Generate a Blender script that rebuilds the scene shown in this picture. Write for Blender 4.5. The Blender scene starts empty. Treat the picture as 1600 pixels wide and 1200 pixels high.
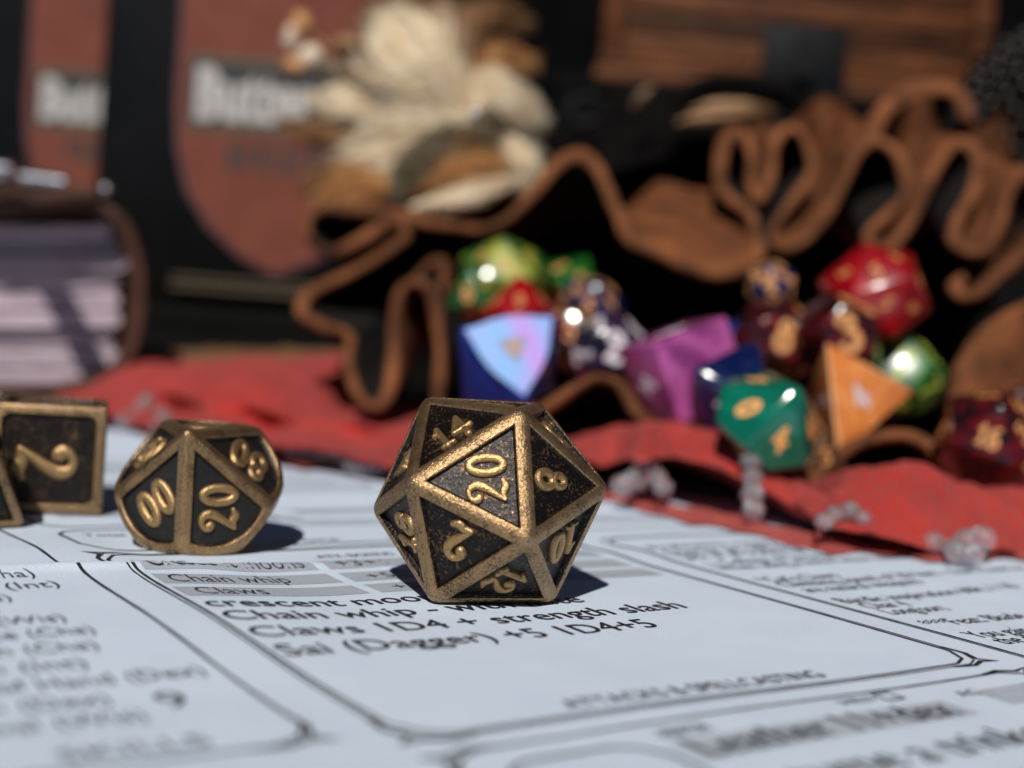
import bpy, bmesh, math, random
import numpy as np
from mathutils import Vector, Matrix, noise
random.seed(7)
R = math.radians
SC = bpy.context.scene
COL = SC.collection
SC.unit_settings.scale_length = 0.01            # one unit is a centimetre

# ---------------------------------------------------------------- camera
F_PX, PITCH, ROLL, CAM_H = 2080.0, 0.0418, 0.0758, 2.7636
_fw = np.array([0, math.cos(PITCH), -math.sin(PITCH)])
_up = np.array([0, math.sin(PITCH), math.cos(PITCH)])
_rt = np.array([1.0, 0, 0])
CR = math.cos(ROLL)*_rt + math.sin(ROLL)*_up
CU = -math.sin(ROLL)*_rt + math.cos(ROLL)*_up
CF = _fw
CC = np.array([0, 0, CAM_H])
cam = bpy.data.cameras.new('camera')
camo = bpy.data.objects.new('camera', cam); COL.objects.link(camo)
m = Matrix(((CR[0], CU[0], -CF[0], CC[0]), (CR[1], CU[1], -CF[1], CC[1]), (CR[2], CU[2], -CF[2], CC[2]), (0, 0, 0, 1)))
camo.matrix_world = m
cam.sensor_width = 36; cam.lens = 36*F_PX/1600
cam.clip_start = 0.1; cam.clip_end = 2000
cam.dof.use_dof = True
cam.dof.focus_distance = 13.3
cam.dof.aperture_fstop = cam.lens*1e-3/0.30      # aperture diameter 0.30 units
cam.dof.aperture_blades = 0
SC.camera = camo

# ---------------------------------------------------------------- light
SUN_EL, SUN_AZ = 42.0, -171.0                      # azimuth from +y, clockwise
sdir = Vector((math.sin(R(SUN_AZ))*math.cos(R(SUN_EL)), math.cos(R(SUN_AZ))*math.cos(R(SUN_EL)), math.sin(R(SUN_EL))))
w = bpy.data.worlds.new('World'); SC.world = w; w.use_nodes = True
nt = w.node_tree; nt.nodes.clear()
sky = nt.nodes.new('ShaderNodeTexSky'); sky.sky_type = 'NISHITA'; sky.sun_disc = False
sky.altitude = 7000; sky.air_density = 0.8; sky.dust_density = 0.0; sky.ozone_density = 2.0
sky.sun_elevation = R(SUN_EL); sky.sun_rotation = R(SUN_AZ)
bg = nt.nodes.new('ShaderNodeBackground'); bg.inputs[1].default_value = 0.05
ow = nt.nodes.new('ShaderNodeOutputWorld')
nt.links.new(sky.outputs[0], bg.inputs[0]); nt.links.new(bg.outputs[0], ow.inputs[0])
sl = bpy.data.lights.new('sun', 'SUN'); sl.energy = 5.0; sl.angle = R(0.5); sl.color = (1, 0.96, 0.9)
so = bpy.data.objects.new('sun', sl); COL.objects.link(so)
so.rotation_euler = sdir.to_track_quat('Z', 'Y').to_euler(); so.location = (0, 0, 60)
SC.view_settings.view_transform = 'Standard'; SC.view_settings.look = 'None'
SC.view_settings.exposure = -0.28; SC.view_settings.gamma = 1

# ---------------------------------------------------------------- helpers
def at(px, py, D):
    """world point seen at a place of the 1600x1200 photograph, D units away along the view"""
    return CC + CF*D + CR*((px-800)/F_PX*D) - CU*((py-600)/F_PX*D)
def at_z(px, py, z=0.0):
    d = CF + CR*((px-800)/F_PX) - CU*((py-600)/F_PX)
    t = (z-CC[2])/d[2]
    return CC + d*t
def cdir(x, y, z=0.0):
    """direction from picture right, picture up, and towards the camera"""
    v = CR*x + CU*y - CF*z
    return v/np.linalg.norm(v)
def empty(name, loc, label, cat, group=None):
    o = bpy.data.objects.new(name, None); COL.objects.link(o); o.location = tuple(loc)
    o.empty_display_size = 0.3
    o['label'] = label; o['category'] = cat
    if group: o['group'] = group
    return o
def tag(o, label=None, cat=None, group=None, kind=None):
    if label: o['label'] = label
    if cat: o['category'] = cat
    if group: o['group'] = group
    if kind: o['kind'] = kind
    return o
def world_loc(o):
    v = Vector((0, 0, 0))
    while o is not None:
        v += o.location; o = o.parent
    return v
def mesh_obj(name, verts, faces, mat, parent=None, smooth=None, matidx=None, world=True):
    """verts in world coordinates; children are stored relative to their parent (no rotations used)"""
    off = np.array(world_loc(parent)) if (parent is not None and world) else np.zeros(3)
    V = np.asarray(verts, float).reshape(-1, 3) - off
    me = bpy.data.meshes.new(name)
    me.from_pydata(V.tolist(), [], [list(map(int, f)) for f in faces])
    for mm in (mat if isinstance(mat, (list, tuple)) else [mat]): me.materials.append(mm)
    if matidx is not None: me.polygons.foreach_set('material_index', matidx)
    finish(me, smooth)
    o = bpy.data.objects.new(name, me); COL.objects.link(o)
    if parent is not None: o.parent = parent
    return o
def finish(me, smooth):
    if smooth is not None:
        me.polygons.foreach_set('use_smooth', [True]*len(me.polygons))
        me.set_sharp_from_angle(angle=R(smooth))
    me.validate(); me.update()
def bm_obj(name, bm, mat, parent=None, smooth=35):
    off = world_loc(parent) if parent is not None else Vector((0, 0, 0))
    for v in bm.verts: v.co -= off
    me = bpy.data.meshes.new(name); bm.to_mesh(me); bm.free()
    for mm in (mat if isinstance(mat, (list, tuple)) else [mat]): me.materials.append(mm)
    finish(me, smooth)
    o = bpy.data.objects.new(name, me); COL.objects.link(o)
    if parent is not None: o.parent = parent
    return o
def catmull(pts, n=8, closed=False):
    P = np.asarray(pts, float)
    k = len(P)
    out = []
    rng = range(k) if closed else range(k-1)
    for i in rng:
        if closed: a, b, c, d = P[(i-1) % k], P[i], P[(i+1) % k], P[(i+2) % k]
        else: a, b, c, d = P[max(i-1, 0)], P[i], P[i+1], P[min(i+2, k-1)]
        for j in range(n):
            t = j/n
            out.append(0.5*((2*b)+(-a+c)*t+(2*a-5*b+4*c-d)*t*t+(-a+3*b-3*c+d)*t**3))
    if not closed: out.append(P[-1])
    return np.array(out)
def tube(path, rad, seg=10, closed=False):
    P = np.asarray(path, float); n = len(P)
    rad = np.broadcast_to(np.asarray(rad, float), (n,))
    V, Fc = [], []
    prev = None
    for i in range(n):
        t = (P[(i+1) % n]-P[i-1]) if closed else (P[min(i+1, n-1)]-P[max(i-1, 0)])
        t = t/(np.linalg.norm(t)+1e-12)
        if prev is None:
            a = np.array([0, 0, 1.0]) if abs(t[2]) < .9 else np.array([1.0, 0, 0])
            prev = np.cross(t, a)
        nrm = prev - t*(prev@t); nrm /= np.linalg.norm(nrm)+1e-12; prev = nrm
        b = np.cross(t, nrm)
        for s in range(seg):
            a = 2*math.pi*s/seg
            V.append(P[i]+rad[i]*(nrm*math.cos(a)+b*math.sin(a)))
    for i in range(n if closed else n-1):
        for s in range(seg):
            j = (i+1) % n
            Fc.append((i*seg+s, i*seg+(s+1) % seg, j*seg+(s+1) % seg, j*seg+s))
    if not closed:
        Fc.append(tuple(range(seg))[::-1]); Fc.append(tuple((n-1)*seg+s for s in range(seg)))
    return V, Fc
def join(parts):
    V, Fc = [], []
    for v, f in parts:
        o = len(V); V += [tuple(x) for x in v]; Fc += [tuple(i+o for i in q) for q in f]
    return V, Fc
def ico(center, r, sub=2, scale=(1, 1, 1)):
    bm = bmesh.new(); bmesh.ops.create_icosphere(bm, subdivisions=sub, radius=r)
    V = [(v.co.x*scale[0]+center[0], v.co.y*scale[1]+center[1], v.co.z*scale[2]+center[2]) for v in bm.verts]
    Fc = [tuple(v.index for v in f.verts) for f in bm.faces]; bm.free()
    return V, Fc

# ---------------------------------------------------------------- materials
def new_mat(name):
    mt = bpy.data.materials.new(name); mt.use_nodes = True
    n = mt.node_tree; n.nodes.clear()
    b = n.nodes.new('ShaderNodeBsdfPrincipled'); o = n.nodes.new('ShaderNodeOutputMaterial')
    n.links.new(b.outputs[0], o.inputs[0])
    return mt, n, b
def nd(n, t, **kw):
    x = n.nodes.new(t)
    for k, v in kw.items():
        if k.startswith('_'): x.inputs[k[1:].replace('_', ' ')].default_value = v
        else: setattr(x, k, v)
    return x
def coords(n): return n.nodes.new('ShaderNodeTexCoord').outputs['Object']
def ramp(n, src, stops):
    r = n.nodes.new('ShaderNodeValToRGB'); e = r.color_ramp.elements
    while len(e) < len(stops): e.new(0.5)
    for i, (p, c) in enumerate(stops):
        e[i].position = p; e[i].color = (*c, 1) if len(c) == 3 else c
    n.links.new(src, r.inputs[0]); return r
def bump(n, src, b, strength=0.3, dist=0.01):
    bp = nd(n, 'ShaderNodeBump'); bp.inputs['Strength'].default_value = strength; bp.inputs['Distance'].default_value = dist
    n.links.new(src, bp.inputs['Height']); n.links.new(bp.outputs[0], b.inputs['Normal']); return bp
def g(v): return (v, v, v)
def simple(name, col, rough=0.6, metal=0.0, spec=0.5, coat=0, noise_scale=None, var=0.25, bstr=0.0, bscale=40, bdist=.01, **kw):
    mt, n, b = new_mat(name)
    b.inputs['Roughness'].default_value = rough; b.inputs['Metallic'].default_value = metal
    b.inputs['Specular IOR Level'].default_value = spec; b.inputs['Coat Weight'].default_value = coat
    for k, v in kw.items(): b.inputs[k.replace('_', ' ')].default_value = v
    c = coords(n)
    if noise_scale:
        t = nd(n, 'ShaderNodeTexNoise', _Scale=noise_scale, _Detail=6.0); n.links.new(c, t.inputs['Vector'])
        r = ramp(n, t.outputs['Fac'], [(0.3, tuple(x*(1-var) for x in col)), (0.7, tuple(min(1, x*(1+var)) for x in col))])
        n.links.new(r.outputs[0], b.inputs['Base Color'])
    else: b.inputs['Base Color'].default_value = (*col, 1)
    if bstr:
        t2 = nd(n, 'ShaderNodeTexNoise', _Scale=bscale, _Detail=5.0); n.links.new(c, t2.inputs['Vector'])
        bump(n, t2.outputs['Fac'], b, bstr, bdist)
    return mt
def antique(name, metal_col, dark_col, lo, hi, rough=(0.3, 0.6), metal=0.85, fine=60, bstr=0.35):
    """worn cast metal: bright metal broken by dark pits and oxide"""
    mt, n, b = new_mat(name)
    c = coords(n)
    a = nd(n, 'ShaderNodeTexNoise', _Scale=4.5, _Detail=8.0, _Roughness=0.62); n.links.new(c, a.inputs['Vector'])
    f = nd(n, 'ShaderNodeTexNoise', _Scale=float(fine), _Detail=4.0, _Roughness=0.6); n.links.new(c, f.inputs['Vector'])
    mx = nd(n, 'ShaderNodeMath', operation='MULTIPLY_ADD'); n.links.new(f.outputs['Fac'], mx.inputs[0]); mx.inputs[1].default_value = 0.9
    mm = nd(n, 'ShaderNodeMath', operation='MULTIPLY'); n.links.new(a.outputs['Fac'], mm.inputs[0]); mm.inputs[1].default_value = 0.55
    n.links.new(mm.outputs[0], mx.inputs[2])
    mid = tuple((p*0.45+q*0.55) for p, q in zip(metal_col, dark_col))
    r = ramp(n, mx.outputs[0], [(lo, dark_col), ((lo+hi)/2, mid), (hi, metal_col)])
    n.links.new(r.outputs[0], b.inputs['Base Color'])
    rr = ramp(n, f.outputs['Fac'], [(0.35, g(rough[1])), (0.65, g(rough[0]))]); n.links.new(rr.outputs[0], b.inputs['Roughness'])
    b.inputs['Metallic'].default_value = metal
    bump(n, mx.outputs[0], b, bstr, 0.012)
    return mt
M = {}
M['brass'] = antique('antique_brass', (0.40, 0.25, 0.125), (0.040, 0.028, 0.020), 0.50, 0.74, (0.22, 0.46), 0.85, 40, 1.0)
M['patina'] = antique('black_patina', (0.30, 0.165, 0.07), (0.011, 0.008, 0.007), 0.78, 1.0, (0.2, 0.45), 0.5, 30, 1.0)
M['patina_clean'] = antique('clean_black_patina', (0.09, 0.06, 0.04), (0.014, 0.013, 0.012), 0.80, 1.0, (0.4, 0.55), 0.3, 45, 0.35)
_b = M['brass'].node_tree; _p = [x for x in _b.nodes if x.type == 'BSDF_PRINCIPLED'][0]
_a = nd(_b, 'ShaderNodeAttribute', attribute_name='wear'); _l = _p.inputs['Base Color'].links[0].from_socket
_n = nd(_b, 'ShaderNodeTexNoise', _Scale=9.0, _Detail=5.0); _m = nd(_b, 'ShaderNodeMath', operation='MULTIPLY_ADD')
_b.links.new(coords(_b), _n.inputs['Vector']); _b.links.new(_n.outputs['Fac'], _m.inputs[0]); _m.inputs[1].default_value = 1.4; _m.inputs[2].default_value = -1.35
_s = nd(_b, 'ShaderNodeMath', operation='ADD'); _b.links.new(_m.outputs[0], _s.inputs[0]); _b.links.new(_a.outputs['Fac'], _s.inputs[1]); _s.use_clamp = True
_x = nd(_b, 'ShaderNodeMixRGB'); _b.links.new(_s.outputs[0], _x.inputs[0]); _b.links.new(_l, _x.inputs[1]); _x.inputs[2].default_value = (.27, .29, .35, 1)
_b.links.new(_x.outputs[0], _p.inputs['Base Color'])
M['numeral'] = antique('numeral_brass', (0.46, 0.29, 0.13), (0.07, 0.045, 0.028), 0.46, 0.68, (0.24, 0.45), 0.8, 40, 0.8)

# ---------------------------------------------------------------- polyhedra
PHI = (1+5**.5)/2
def normals_of(kind, alpha=R(48)):
    if kind == 4: N = [(1, 1, 1), (1, -1, -1), (-1, 1, -1), (-1, -1, 1)]
    elif kind == 6: N = [(1, 0, 0), (-1, 0, 0), (0, 1, 0), (0, -1, 0), (0, 0, 1), (0, 0, -1)]
    elif kind == 8: N = [(a, b, c) for a in (-1, 1) for b in (-1, 1) for c in (-1, 1)]
    elif kind == 12: N = [q for a in (-1, 1) for b in (-PHI, PHI) for q in ((0, a, b), (a, b, 0), (b, 0, a))]
    elif kind == 20:
        N = [(a, b, c) for a in (-1, 1) for b in (-1, 1) for c in (-1, 1)]
        N += [q for a in (-1/PHI, 1/PHI) for b in (-PHI, PHI) for q in ((0, a, b), (a, b, 0), (b, 0, a))]
    elif kind == 10:
        N = [(math.sin(alpha)*math.cos(R(72*k)), math.sin(alpha)*math.sin(R(72*k)), math.cos(alpha)) for k in range(5)]
        N += [tuple(-x for x in q) for q in N]
    N = np.array(N, float); return N/np.linalg.norm(N, axis=1)[:, None]
def poly_from(N, d):
    """faces (ordered vertex loops) of the convex body n.x <= d"""
    pts = []
    k = len(N)
    for i in range(k):
        for j in range(i+1, k):
            for l in range(j+1, k):
                A = N[[i, j, l]]
                if abs(np.linalg.det(A)) < 1e-6: continue
                x = np.linalg.solve(A, [d]*3)
                if (N@x <= d+1e-7).all() and not any(np.linalg.norm(x-q) < 1e-6 for q in pts): pts.append(x)
    V = np.array(pts); faces = []
    for n_ in N:
        idx = [i for i in range(len(V)) if abs(V[i]@n_-d) < 1e-6]
        c = V[idx].mean(0); a = V[idx[0]]-c; a /= np.linalg.norm(a); b = np.cross(n_, a)
        idx.sort(key=lambda i: math.atan2((V[i]-c)@b, (V[i]-c)@a)); faces.append(idx)
    return V, faces
def rot_align(n0, u0, n1, u1):
    """rotation taking n0 to n1 and u0 (made perpendicular) to u1"""
    def fr(n_, u_):
        n_ = n_/np.linalg.norm(n_); u_ = u_-n_*(u_@n_); u_ /= np.linalg.norm(u_)
        return np.array([u_, np.cross(n_, u_), n_]).T
    return fr(n1, u1)@fr(n0, u0).T
def offset_poly(P, n_, t):
    """convex loop offset inwards by t in its plane"""
    k = len(P); out = []
    for i in range(k):
        p0, p1, p2 = P[i-1], P[i], P[(i+1) % k]
        e1 = (p1-p0)/np.linalg.norm(p1-p0); e2 = (p2-p1)/np.linalg.norm(p2-p1)
        m1 = np.cross(n_, e1); m2 = np.cross(n_, e2)
        c = m1@m2
        out.append(p1+(m1+m2)*t/max(1+c, .05))
    out = np.array(out)
    if k > 8:       # rounded loops: walk out from the middle until the first offset edge is met
        cen = P.mean(0); ln = [np.linalg.norm(P[(i+1) % k]-P[i]) for i in range(k)]
        use = [i for i in range(k) if ln[i] > 2e-3]
        Ms = np.array([np.cross(n_, (P[(i+1) % k]-P[i])/ln[i]) for i in use]); Q0 = P[use]
        base = np.einsum('ij,ij->i', Ms, cen-Q0)-t
        for i in range(k):
            d_ = P[i]-cen; s_ = Ms@d_
            out[i] = cen+d_*min(base[j]/-s_[j] for j in range(len(use)) if s_[j] < -1e-6)
    return out

# ---------------------------------------------------------------- numerals
def arc(cx, cy, rx, ry, a0, a1, n=20):
    return [(cx+rx*math.cos(R(a0+(a1-a0)*i/n)), cy+ry*math.sin(R(a0+(a1-a0)*i/n))) for i in range(n+1)]
def S(pts, w, smooth=True, closed=False): return (pts, w, smooth, closed)
GL = {
 '0': (0.56, [S(arc(.28, .5, .19, .42, 0, 342), [.085]*21, False, True)]),
 '1': (0.42, [S([(.04, .70), (.12, .76), (.22, .92)], [.045, .06, .05]), S([(.22, .93), (.215, .5), (.22, .06)], [.07, .075, .08]), S([(.05, .05), (.22, .07), (.40, .05)], [.045, .05, .06])]),
 '2': (0.60, [S([(.15, .70), (.08, .78), (.14, .90), (.28, .95), (.42, .86), (.45, .70), (.36, .50), (.20, .28), (.07, .08)], [.09, .085, .06, .06, .075, .09, .085, .065, .05]),
              S([(.07, .08), (.24, .12), (.40, .06), (.55, .12)], [.05, .075, .085, .05])]),
 '3': (0.54, [S([(.08, .80), (.18, .93), (.36, .90), (.40, .72), (.22, .56)], [.085, .06, .08, .08, .05]), S([(.2, .56), (.42, .46), (.46, .24), (.30, .05), (.10, .08), (.06, .2)], [.05, .08, .09, .07, .06, .08])]),
 '4': (0.62, [S([(.36, .95), (.20, .64), (.05, .36)], [.06, .06, .055]), S([(.05, .36), (.3, .35), (.57, .38)], [.055, .06, .075]), S([(.38, .95), (.38, .5), (.38, .04)], [.06, .08, .085])]),
 '5': (0.52, [S([(.46, .94), (.3, .90), (.14, .92)], [.06, .06, .05]), S([(.14, .92), (.12, .75), (.11, .58)], [.05, .05, .05]), S([(.11, .58), (.30, .62), (.46, .46), (.44, .2), (.24, .05), (.07, .12)], [.05, .07, .09, .08, .06, .08])]),
 '6': (0.56, [S(arc(.28, .28, .19, .24, 0, 342), [.08]*21, False, True), S([(.09, .3), (.10, .6), (.22, .86), (.42, .94)], [.07, .08, .07, .06])]),
 '7': (0.54, [S([(.05, .80), (.08, .92), (.28, .90), (.48, .93)], [.06, .06, .08, .05]), S([(.48, .93), (.32, .6), (.2, .3), (.18, .04)], [.05, .065, .08, .09])]),
 '8': (0.58, [S(arc(.29, .73, .16, .19, 0, 342), [.075]*21, False, True), S(arc(.29, .28, .205, .25, 0, 342), [.085]*21, False, True)]),
 '9': (0.56, [S(arc(.28, .70, .19, .23, 0, 342), [.08]*21, False, True), S([(.47, .7), (.45, .4), (.34, .14), (.14, .05)], [.07, .08, .07, .06])]),
}
def numeral_mesh(text, c, n_, up, height, raise_, gap=.06, wmul=1.0, narrow=1.0):
    up = up-n_*(up@n_); up = up/np.linalg.norm(up); rt = np.cross(up, n_)
    tot = sum(GL[ch][0] for ch in text)+gap*(len(text)-1)
    x = -tot/2; parts = []
    prof = [(-1, 0), (-.86, .72), (-.45, 1.0), (.45, 1.0), (.86, .72), (1, 0)]
    for li, ch in enumerate(text):
        wch, strokes = GL[ch]
        for si, (pts, ws, smooth, closed) in enumerate(strokes):
            if smooth:
                q = catmull([(*p, w_) for p, w_ in zip(pts, ws)], 7)
            else: q = np.array([(*p, w_) for p, w_ in zip(pts, ws)])
            k = len(q); V = []; Fc = []
            rz = raise_*(1-0.05*si)
            for i in range(k):
                t = (q[(i+1) % k]-q[i-1])[:2] if closed else (q[min(i+1, k-1)]-q[max(i-1, 0)])[:2]
                t = t/(np.linalg.norm(t)+1e-9); m_ = np.array([-t[1], t[0]])
                for a, h in prof:
                    pp = q[i][:2]+m_*a*q[i][2]*wmul
                    V.append(c+rt*((pp[0]+x)*height*narrow)+up*((pp[1]-.5)*height)+n_*(h*rz-0.004))
            s = len(prof)
            for i in range(k if closed else k-1):
                j = (i+1) % k
                for a in range(s-1): Fc.append((i*s+a, i*s+a+1, j*s+a+1, j*s+a))
            if not closed:
                # rounded ends
                for i, sg in ((0, -1), (k-1, 1)):
                    t = (q[1]-q[0])[:2] if i == 0 else (q[-1]-q[-2])[:2]; t = t/(np.linalg.norm(t)+1e-9)*sg
                    m_ = np.array([-t[1], t[0]]); base = len(V); w_ = q[i][2]*wmul
                    for ring, (rr, hh) in enumerate(((1, 0), (.86, .72), (.45, 1.0))):
                        for e in range(7):
                            an = math.pi*e/6
                            pp = q[i][:2]+w_*rr*(m_*math.cos(an)+t*math.sin(an))
                            V.append(c+rt*((pp[0]+x)*height*narrow)+up*((pp[1]-.5)*height)+n_*(hh*rz-0.004))
                    for ring in range(2):
                        for e in range(6):
                            a = base+ring*7+e; Fc.append((a, a+1, a+8, a+7))
                    Fc.append(tuple(base+14+e for e in range(7)))
            parts.append((V, Fc))
        x += wch+gap
    return join(parts)

# ---------------------------------------------------------------- metal dice
def poly_centroid(P, n_):
    c = P.mean(0); A = 0; S_ = np.zeros(3)
    for i in range(len(P)):
        a, b = P[i-1]-c, P[i]-c; w_ = np.cross(a, b)@n_; A += w_; S_ += w_*(a+b)/3
    return c+S_/A
def radial_loop(P, n_, inside):
    """outline of the part of face P inside the rounded body, sampled by heading round the face's middle"""
    cen = poly_centroid(P, n_); cen = n_*(n_@P[0])*.55+cen*.45
    a0 = P[0]-cen; a0 /= np.linalg.norm(a0); b0 = np.cross(n_, a0)
    ang = [math.atan2((p-cen)@b0, (p-cen)@a0) for p in P if inside(p) < 1.35]
    ang += [x for x in np.linspace(-math.pi, math.pi, 73)[:-1]]
    ang = sorted(ang); keep = []
    for x in ang:
        if not keep or x-keep[-1] > .03: keep.append(x)
    out = []
    for x in keep:
        d_ = a0*math.cos(x)+b0*math.sin(x); lo, hi = 0.0, 2.0
        for _ in range(40):
            mid = (lo+hi)/2
            if inside(cen+d_*mid) <= 1: lo = mid
            else: hi = mid
        out.append(cen+d_*lo)
    return np.array(out)
def metal_die(name, label, cat, origin, N, V, faces, Rm, lift, inset, depth, bev, chamfer=0.0,
              numerals=None, nh=.4, inside=None, sphere_pts=None, mats=('brass', 'patina', 'numeral'), group=None, clean=()):
    """N normals, V vertices, faces loops (die space); Rm rotation; lift raises the centre above origin"""
    o = empty(name, origin, label, cat, group)
    c0 = np.array(origin, float)+np.array([0, 0, lift])
    W = V@Rm.T; Nw = N@Rm.T
    bm = bmesh.new()
    loops = []
    for fi, f in enumerate(faces):
        P = W[f]
        if inside is not None: P = radial_loop(P, Nw[fi], inside)
        loops.append(P)
    if sphere_pts is not None:
        allp = np.concatenate(loops+[sphere_pts])
        hb = bmesh.new()
        for p in allp: hb.verts.new(p)
        bmesh.ops.remove_doubles(hb, verts=hb.verts, dist=1e-5)
        r_ = bmesh.ops.convex_hull(hb, input=hb.verts)
        d = abs(loops[0][0]@Nw[0])
        for f in hb.faces:
            cs = np.array([v.co[:] for v in f.verts])
            if any((abs(cs@n_-d) < 2e-4).all() for n_ in Nw): continue
            fn = np.cross(cs[1]-cs[0], cs[2]-cs[0])
            if fn@cs.mean(0) < 0: cs = cs[::-1]
            vs = [bm.verts.new(q) for q in cs]; bm.faces.new(vs).material_index = 0
        hb.free()
    panels = []
    for fi, P in enumerate(loops):
        n_ = Nw[fi]
        I = offset_poly(P, n_, inset)
        O = P
        if chamfer:
            J, K = [], []
            for i in range(len(I)):
                a = (I[i-1]-I[i]); b = (I[(i+1) % len(I)]-I[i])
                J += [I[i]+a/np.linalg.norm(a)*chamfer, I[i]+b/np.linalg.norm(b)*chamfer]
        vo = [bm.verts.new(p) for p in O]
        if chamfer:
            vi = [bm.verts.new(p) for p in J]
            for i in range(len(O)):
                j = (i+1) % len(O)
                bm.faces.new((vo[i], vi[2*i], vi[2*i+1])[::1] if False else (vo[i], vi[2*i+1], vi[2*i]))
                bm.faces.new((vo[i], vo[j], vi[2*j], vi[2*i+1]))
            I = np.array(J)
        else:
            vi = [bm.verts.new(p) for p in I]
            for i in range(len(O)):
                j = (i+1) % len(O); bm.faces.new((vo[i], vo[j], vi[j], vi[i]))
        L1 = offset_poly(I, n_, 0.012)-n_*0.012
        L2 = offset_poly(I, n_, 0.03)-n_*depth
        v1 = [bm.verts.new(p) for p in L1]; v2 = [bm.verts.new(p) for p in L2]
        for i in range(len(I)):
            j = (i+1) % len(I)
            bm.faces.new((vi[i], vi[j], v1[j], v1[i]))
            bm.faces.new((v1[i], v1[j], v2[j], v2[i])).material_index = 1
        panels.append(L2)
    bmesh.ops.remove_doubles(bm, verts=bm.verts, dist=2e-5)
    d = abs(loops[0][0]@Nw[0])
    ridge = []
    for e in bm.edges:
        a, b = np.array(e.verts[0].co), np.array(e.verts[1].co)
        on = [(abs(a@n_-d) < 1e-4 and abs(b@n_-d) < 1e-4) for n_ in Nw]
        if sum(on) >= 2: ridge.append(e)
    if sphere_pts is None: bmesh.ops.bevel(bm, geom=ridge, offset=bev, segments=4, profile=0.5, affect='EDGES', clamp_overlap=True)
    bmesh.ops.recalc_face_normals(bm, faces=bm.faces)
    for v in bm.verts:
        q = v.co*1.0
        v.co += q.normalized()*0.004*noise.noise(q*9+Vector(origin))
        v.co += Vector(c0)
    corner = W+c0 if sphere_pts is None else np.array([c0+ax_w*1.08])
    fo = bm_obj('frame', bm, [M[mats[0]], M[mats[1]]], o, 42)
    at_ = fo.data.attributes.new('wear', 'FLOAT', 'POINT')
    po_ = np.array([v.co[:] for v in fo.data.vertices])+np.array(origin)
    dm = np.min(np.linalg.norm(po_[:, None]-corner[None], axis=2), axis=1)
    at_.data.foreach_set('value', np.clip(1-(dm-.03)/.10, 0, 1).astype(float))
    for fi, L in enumerate(panels):
        n_ = Nw[fi]
        pm = M['patina_clean'] if fi in clean else M[mats[1]]
        po = mesh_obj('face_panel', L+c0, [list(range(len(L)))], pm, o)
        if numerals and fi in numerals:
            txt, up, hh, shift = numerals[fi]
            cen = poly_centroid(L, n_)+shift
            v, f = numeral_mesh(txt, cen+c0, n_, up, hh, depth*0.85, wmul=1.4)
            mesh_obj('numeral', v, f, M[mats[2]], po, 50)
    return o, Nw, W

def find_faces(W, faces, *vidx):
    return [i for i, f in enumerate(faces) if all(v in f for v in vidx)][0]

# --- twenty sided die
N20 = normals_of(20); a20 = 1.32; d20 = a20*PHI**2/(2*3**.5)
V20, F20 = poly_from(N20, d20)
top = 0
# top face flat; its front vertex at known heading
f0 = F20[top]
vfront = V20[f0[0]]
X20, Y20, YAW20 = -0.1486, 13.5848, None
B = np.array([0.121, 12.872, 0]) - np.array([X20, Y20, 0])
R20 = rot_align(N20[top], vfront, np.array([0, 0, 1.0]), B)
W20 = V20@R20.T+np.array([X20, Y20, d20])
known = {'A': (-0.901, 13.708, 1.995), 'B': (0.121, 12.872, 1.995), 'C': (-0.93, 12.631, 1.233), 'D': (0.287, 12.431, 0.762), 'E': (-0.631, 12.995, 0.0),
         'F': (0.603, 13.461, 0.0), 'G': (1.068, 13.385, 1.233), 'H': (-1.365, 13.784, 0.762), 'I': (0.334, 14.174, 1.995)}
VI = {k: int(np.argmin(np.linalg.norm(W20-np.array(p), axis=1))) for k, p in known.items()}
num20 = {}
def fc(*ks): return find_faces(W20, F20, *[VI[k] for k in ks])
def up_to(f, vert, extra=0.0):
    c = W20[F20[f]].mean(0); return W20[vert]-c
vis = [('BCD', '20', 'C', .40), ('ABC', '14', 'A', .36), ('BDG', '8', 'G', .38), ('CDE', '2', 'E', .42), ('CEH', '18', 'H', .36), ('DEF', '12', 'F', .37), ('DFG', '10', 'F', .38), ('ACH', '4', 'H', .38)]
Z3 = np.zeros(3)
used = set()
for ks, t, vk, hh in vis:
    f = fc(*ks); num20[f] = (t, up_to(f, VI[vk]), hh, Z3); used.add(t)
rest = [str(k) for k in (16, 6, 9, 7, 13, 3, 5, 17, 11, 19, 15, 1)]
rest[1], rest[2] = '6', '9'
for f in range(20):
    if f not in num20: num20[f] = (rest.pop(0), up_to(f, F20[f][0]), .37, Z3)
metal_die('twenty_sided_die', 'large antique brass twenty sided die showing 20, in front on the sheet', 'die', (X20, Y20, 0), N20, V20, F20, R20, d20,
          inset=.080, depth=.06, bev=.05, numerals=num20, group='antique brass dice on the sheet')

# --- percentile die, rounded
al = R(49.6); d10 = 0.6945; Rr = 0.946; Ra = 1.28
N10 = normals_of(10, al); V10, F10 = poly_from(N10, d10)
ax_w = np.array([0, -math.sin(al), math.cos(al)])
R10 = rot_align(N10[0], np.array([0, 0, 1.0]), np.array([0, 0, 1.0]), ax_w)
Nw10 = N10@R10.T
CUT = []
for i in range(10):
    for j in range(i+1, 10):
        if Nw10[i]@Nw10[j] > .3:
            m_ = Nw10[i]+Nw10[j]; L_ = np.linalg.norm(m_); m_ /= L_; CUT.append((m_, 2*d10/L_-.014))
CUTN = np.array([c_[0] for c_ in CUT]); CUTD = np.array([c_[1] for c_ in CUT])
def inside10(p):
    a = p@ax_w; q = p-ax_w*a
    return max((q@q)/Rr**2+a*a/Ra**2, (CUTN@p/CUTD).max(), (Nw10@p).max()/(d10+1e-7))
fib = []
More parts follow.
